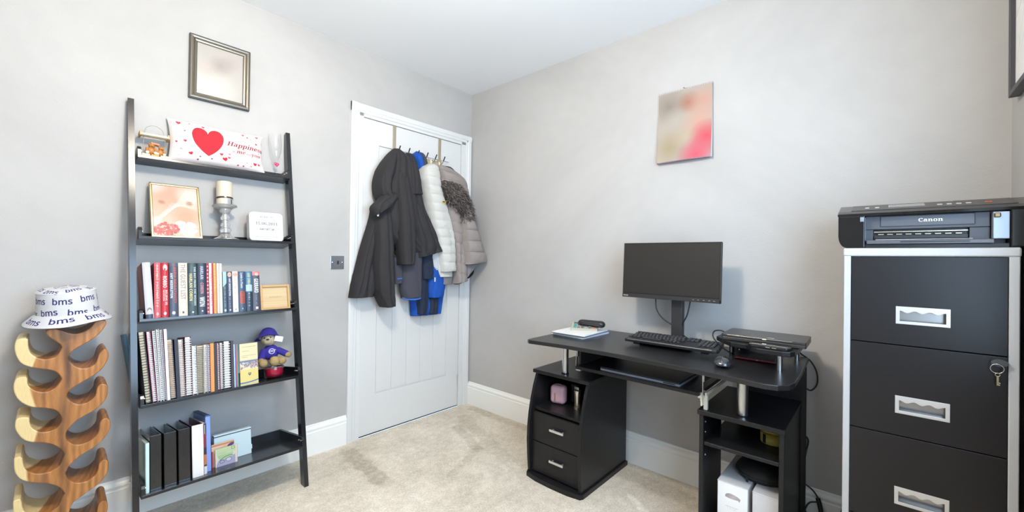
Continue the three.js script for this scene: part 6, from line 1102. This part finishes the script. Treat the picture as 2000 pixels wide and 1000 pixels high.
{
  const t = thing('printer', 'glossy black inkjet printer on top of the filing cabinet', 'printer', [-0.25, 1.1775, 2.5]);
  const body = dim(rgb(0.009, 0.0085, 0.009), 0.12, 0.75), grey = std(rgb(0.07, 0.074, 0.088), 0.38, 0.25), dark = std(rgb(0.01, 0.01, 0.012), 0.35), panel = std(rgb(0.06, 0.056, 0.053), 0.34, 0.3), satin = std(rgb(0.3, 0.34, 0.4), 0.3, 0.6);
  const F = -0.17;      // front face, local x
  // two end blocks with rounded lower corners, floor, lid
  const end = (z0, z1, r) => { const w = z1 - z0, sh = new THREE.Shape(); if (r < 0) { sh.moveTo(z0 + 0.022, 0); sh.lineTo(z1, 0); sh.lineTo(z1, 0.106); sh.lineTo(z0, 0.106); sh.lineTo(z0, 0.04); sh.quadraticCurveTo(z0 + 0.002, 0.004, z0 + 0.022, 0); } else { sh.moveTo(z0, 0); sh.lineTo(z1 - 0.022, 0); sh.quadraticCurveTo(z1 - 0.002, 0.004, z1, 0.04); sh.lineTo(z1, 0.106); sh.lineTo(z0, 0.106); sh.closePath(); } return extrude(sh, 0.33, 0.004, 3).rotateY(-Math.PI / 2).translate(0.165, 0, 0); };
  mesh('end_block', end(-0.212, -0.143, -1), body, t);
  mesh('end_block', end(0.161, 0.212, 1), body, t);
  mesh('chassis', [span(F + 0.012, 0.16, 0, 0.012, -0.143, 0.161, 0.001), span(F + 0.05, 0.16, 0.012, 0.106, -0.143, 0.161, 0.001)], dark, t);
  const lid = poly([[-0.165, 0.104], [0.165, 0.104], [0.165, 0.146], [0.12, 0.152], [-0.028, 0.151], [-0.14, 0.122], [-0.168, 0.112]]);
  mesh('lid', extrude(lid, 0.428, 0.003, 2).translate(0, 0, -0.214), body, t);
  const slope = Math.atan2(0.029, 0.112);
  const on = (o) => { o.position.set(-0.085, 0.137, 0); o.rotation.z = slope; return o; };
  on(mesh('control_panel', rbox(0.1, 0.003, 0.36, 0, 0, 0, 0.0015), panel, t));
  on(mesh('display', rbox(0.05, 0.0016, 0.085, 0.005, 0.0018, -0.045, 0.0006), std(rgb(0.3, 0.29, 0.28), 0.12, 0.3), t));
  const pale = std(rgb(0.5, 0.48, 0.46), 0.4);
  for (const z of [-0.115, -0.14, 0.03, 0.05, 0.07, 0.09]) on(mesh('button', rbox(0.012, 0.002, 0.011, -0.012, 0.002, z, 0.0008), pale, t));
  on(mesh('stop_button', rbox(0.012, 0.002, 0.014, -0.008, 0.002, 0.13, 0.0008), std(rgb(0.5, 0.08, 0.04), 0.4), t));
  // front: grey fascia set back, with the output slot and paper rest
  mesh('fascia', [span(F + 0.03, F + 0.05, 0.06, 0.104, -0.143, 0.128, 0.002), span(F + 0.034, F + 0.05, 0.012, 0.06, -0.143, -0.124, 0.001), span(F + 0.034, F + 0.05, 0.012, 0.06, 0.088, 0.128, 0.001)], grey, t);
  mesh('output_door', rbox(0.006, 0.033, 0.205, F + 0.029, 0.085, -0.004, 0.002), std(rgb(0.085, 0.09, 0.105), 0.36, 0.25), t);
  mesh('slot_rollers', [span(F + 0.035, F + 0.04, 0.05, 0.054, -0.122, 0.086, 0.001), ...Array.from({ length: 9 }, (_, i) => span(F + 0.033, F + 0.039, 0.042, 0.0455, -0.112 + i * 0.0215, -0.098 + i * 0.0215, 0.001))], std(rgb(0.5, 0.46, 0.38), 0.25, 0.9), t);
  mesh('slot_bar', [span(F + 0.036, F + 0.046, 0.03, 0.041, -0.122, 0.086, 0.001)], dark, t);
  mesh('paper_edge', span(F + 0.006, F + 0.05, 0.0255, 0.0265, -0.118, 0.092, 0), std(rgb(0.8, 0.8, 0.82), 0.7), t);
  mesh('output_tray', [rbox(0.055, 0.008, 0.27, F + 0.022, 0.02, -0.004, 0.0025), rbox(0.004, 0.01, 0.27, F - 0.004, 0.017, -0.004, 0.0015)], std(rgb(0.1, 0.1, 0.11), 0.32, 0.3), t);
  mesh('tray_slot', [span(F - 0.0066, F - 0.005, 0.0165, 0.02, -0.06, 0.085, 0)], dark, t);
  mesh('cartridge_cover', [span(F + 0.004, F + 0.03, 0.024, 0.1, 0.129, 0.1605, 0.002)], satin, t);
  mesh('side_inlay', [span(F - 0.0006, F + 0.01, 0.085, 0.1, -0.156, -0.146, 0.001), span(F + 0.006, F + 0.034, 0.024, 0.098, -0.1432, -0.1424, 0)], satin, t);
  mesh('latch', rbox(0.012, 0.013, 0.013, F + 0.002, 0.09, 0.137, 0.003), std(rgb(0.2, 0.14, 0.07), 0.25, 0.7), t);
  const { FontLoader } = await import('three/addons/loaders/FontLoader.js'), { TextGeometry } = await import('three/addons/geometries/TextGeometry.js');
  const font = await new FontLoader().loadAsync('fonts/droid/droid_serif_bold.typeface.json');
  mesh('brand_lettering', new TextGeometry('Canon', { font, size: 0.0105, depth: 0.001, curveSegments: 4, bevelEnabled: false }).scale(1.15, 1, 1).rotateY(-Math.PI / 2).translate(F + 0.0255, 0.081, -0.02), std(rgb(0.8, 0.8, 0.8), 0.4), t);
}
{
  // dark, upright board in the gap between the cabinet and the front wall, only its edge shows
  const t = thing('upright_panel', 'dark upright panel standing beside the filing cabinet, only its edge showing', 'panel', [-0.55, 0, 2.706]);
  mesh('panel_board', span(-0.11, 0.13, 0.02, 1.12, -0.009, 0.012, 0.004), std(rgb(0.012, 0.012, 0.02), 0.6), t);
  mesh('panel_foot', [span(-0.11, -0.08, 0, 0.02, -0.01, 0.012, 0.002), span(0.1, 0.13, 0, 0.02, -0.01, 0.012, 0.002)], darkPlastic, t);
  mesh('green_top', span(-0.1, 0.12, 1.12, 1.17, -0.006, 0.012, 0.004), std(rgb(0.01, 0.06, 0.015), 0.7), t);
}

// every thing built in room coordinates gets its origin at its own base
for (const o of scene.children) {
  if (!o.isGroup || o.position.lengthSq() > 0 || o.userData.kind) continue;
  const b = new THREE.Box3().setFromObject(o), c = V((b.min.x + b.max.x) / 2, b.min.y, (b.min.z + b.max.z) / 2);
  for (const k of o.children) k.position.sub(c);
  o.position.copy(c);
}
renderer.render(scene, camera);
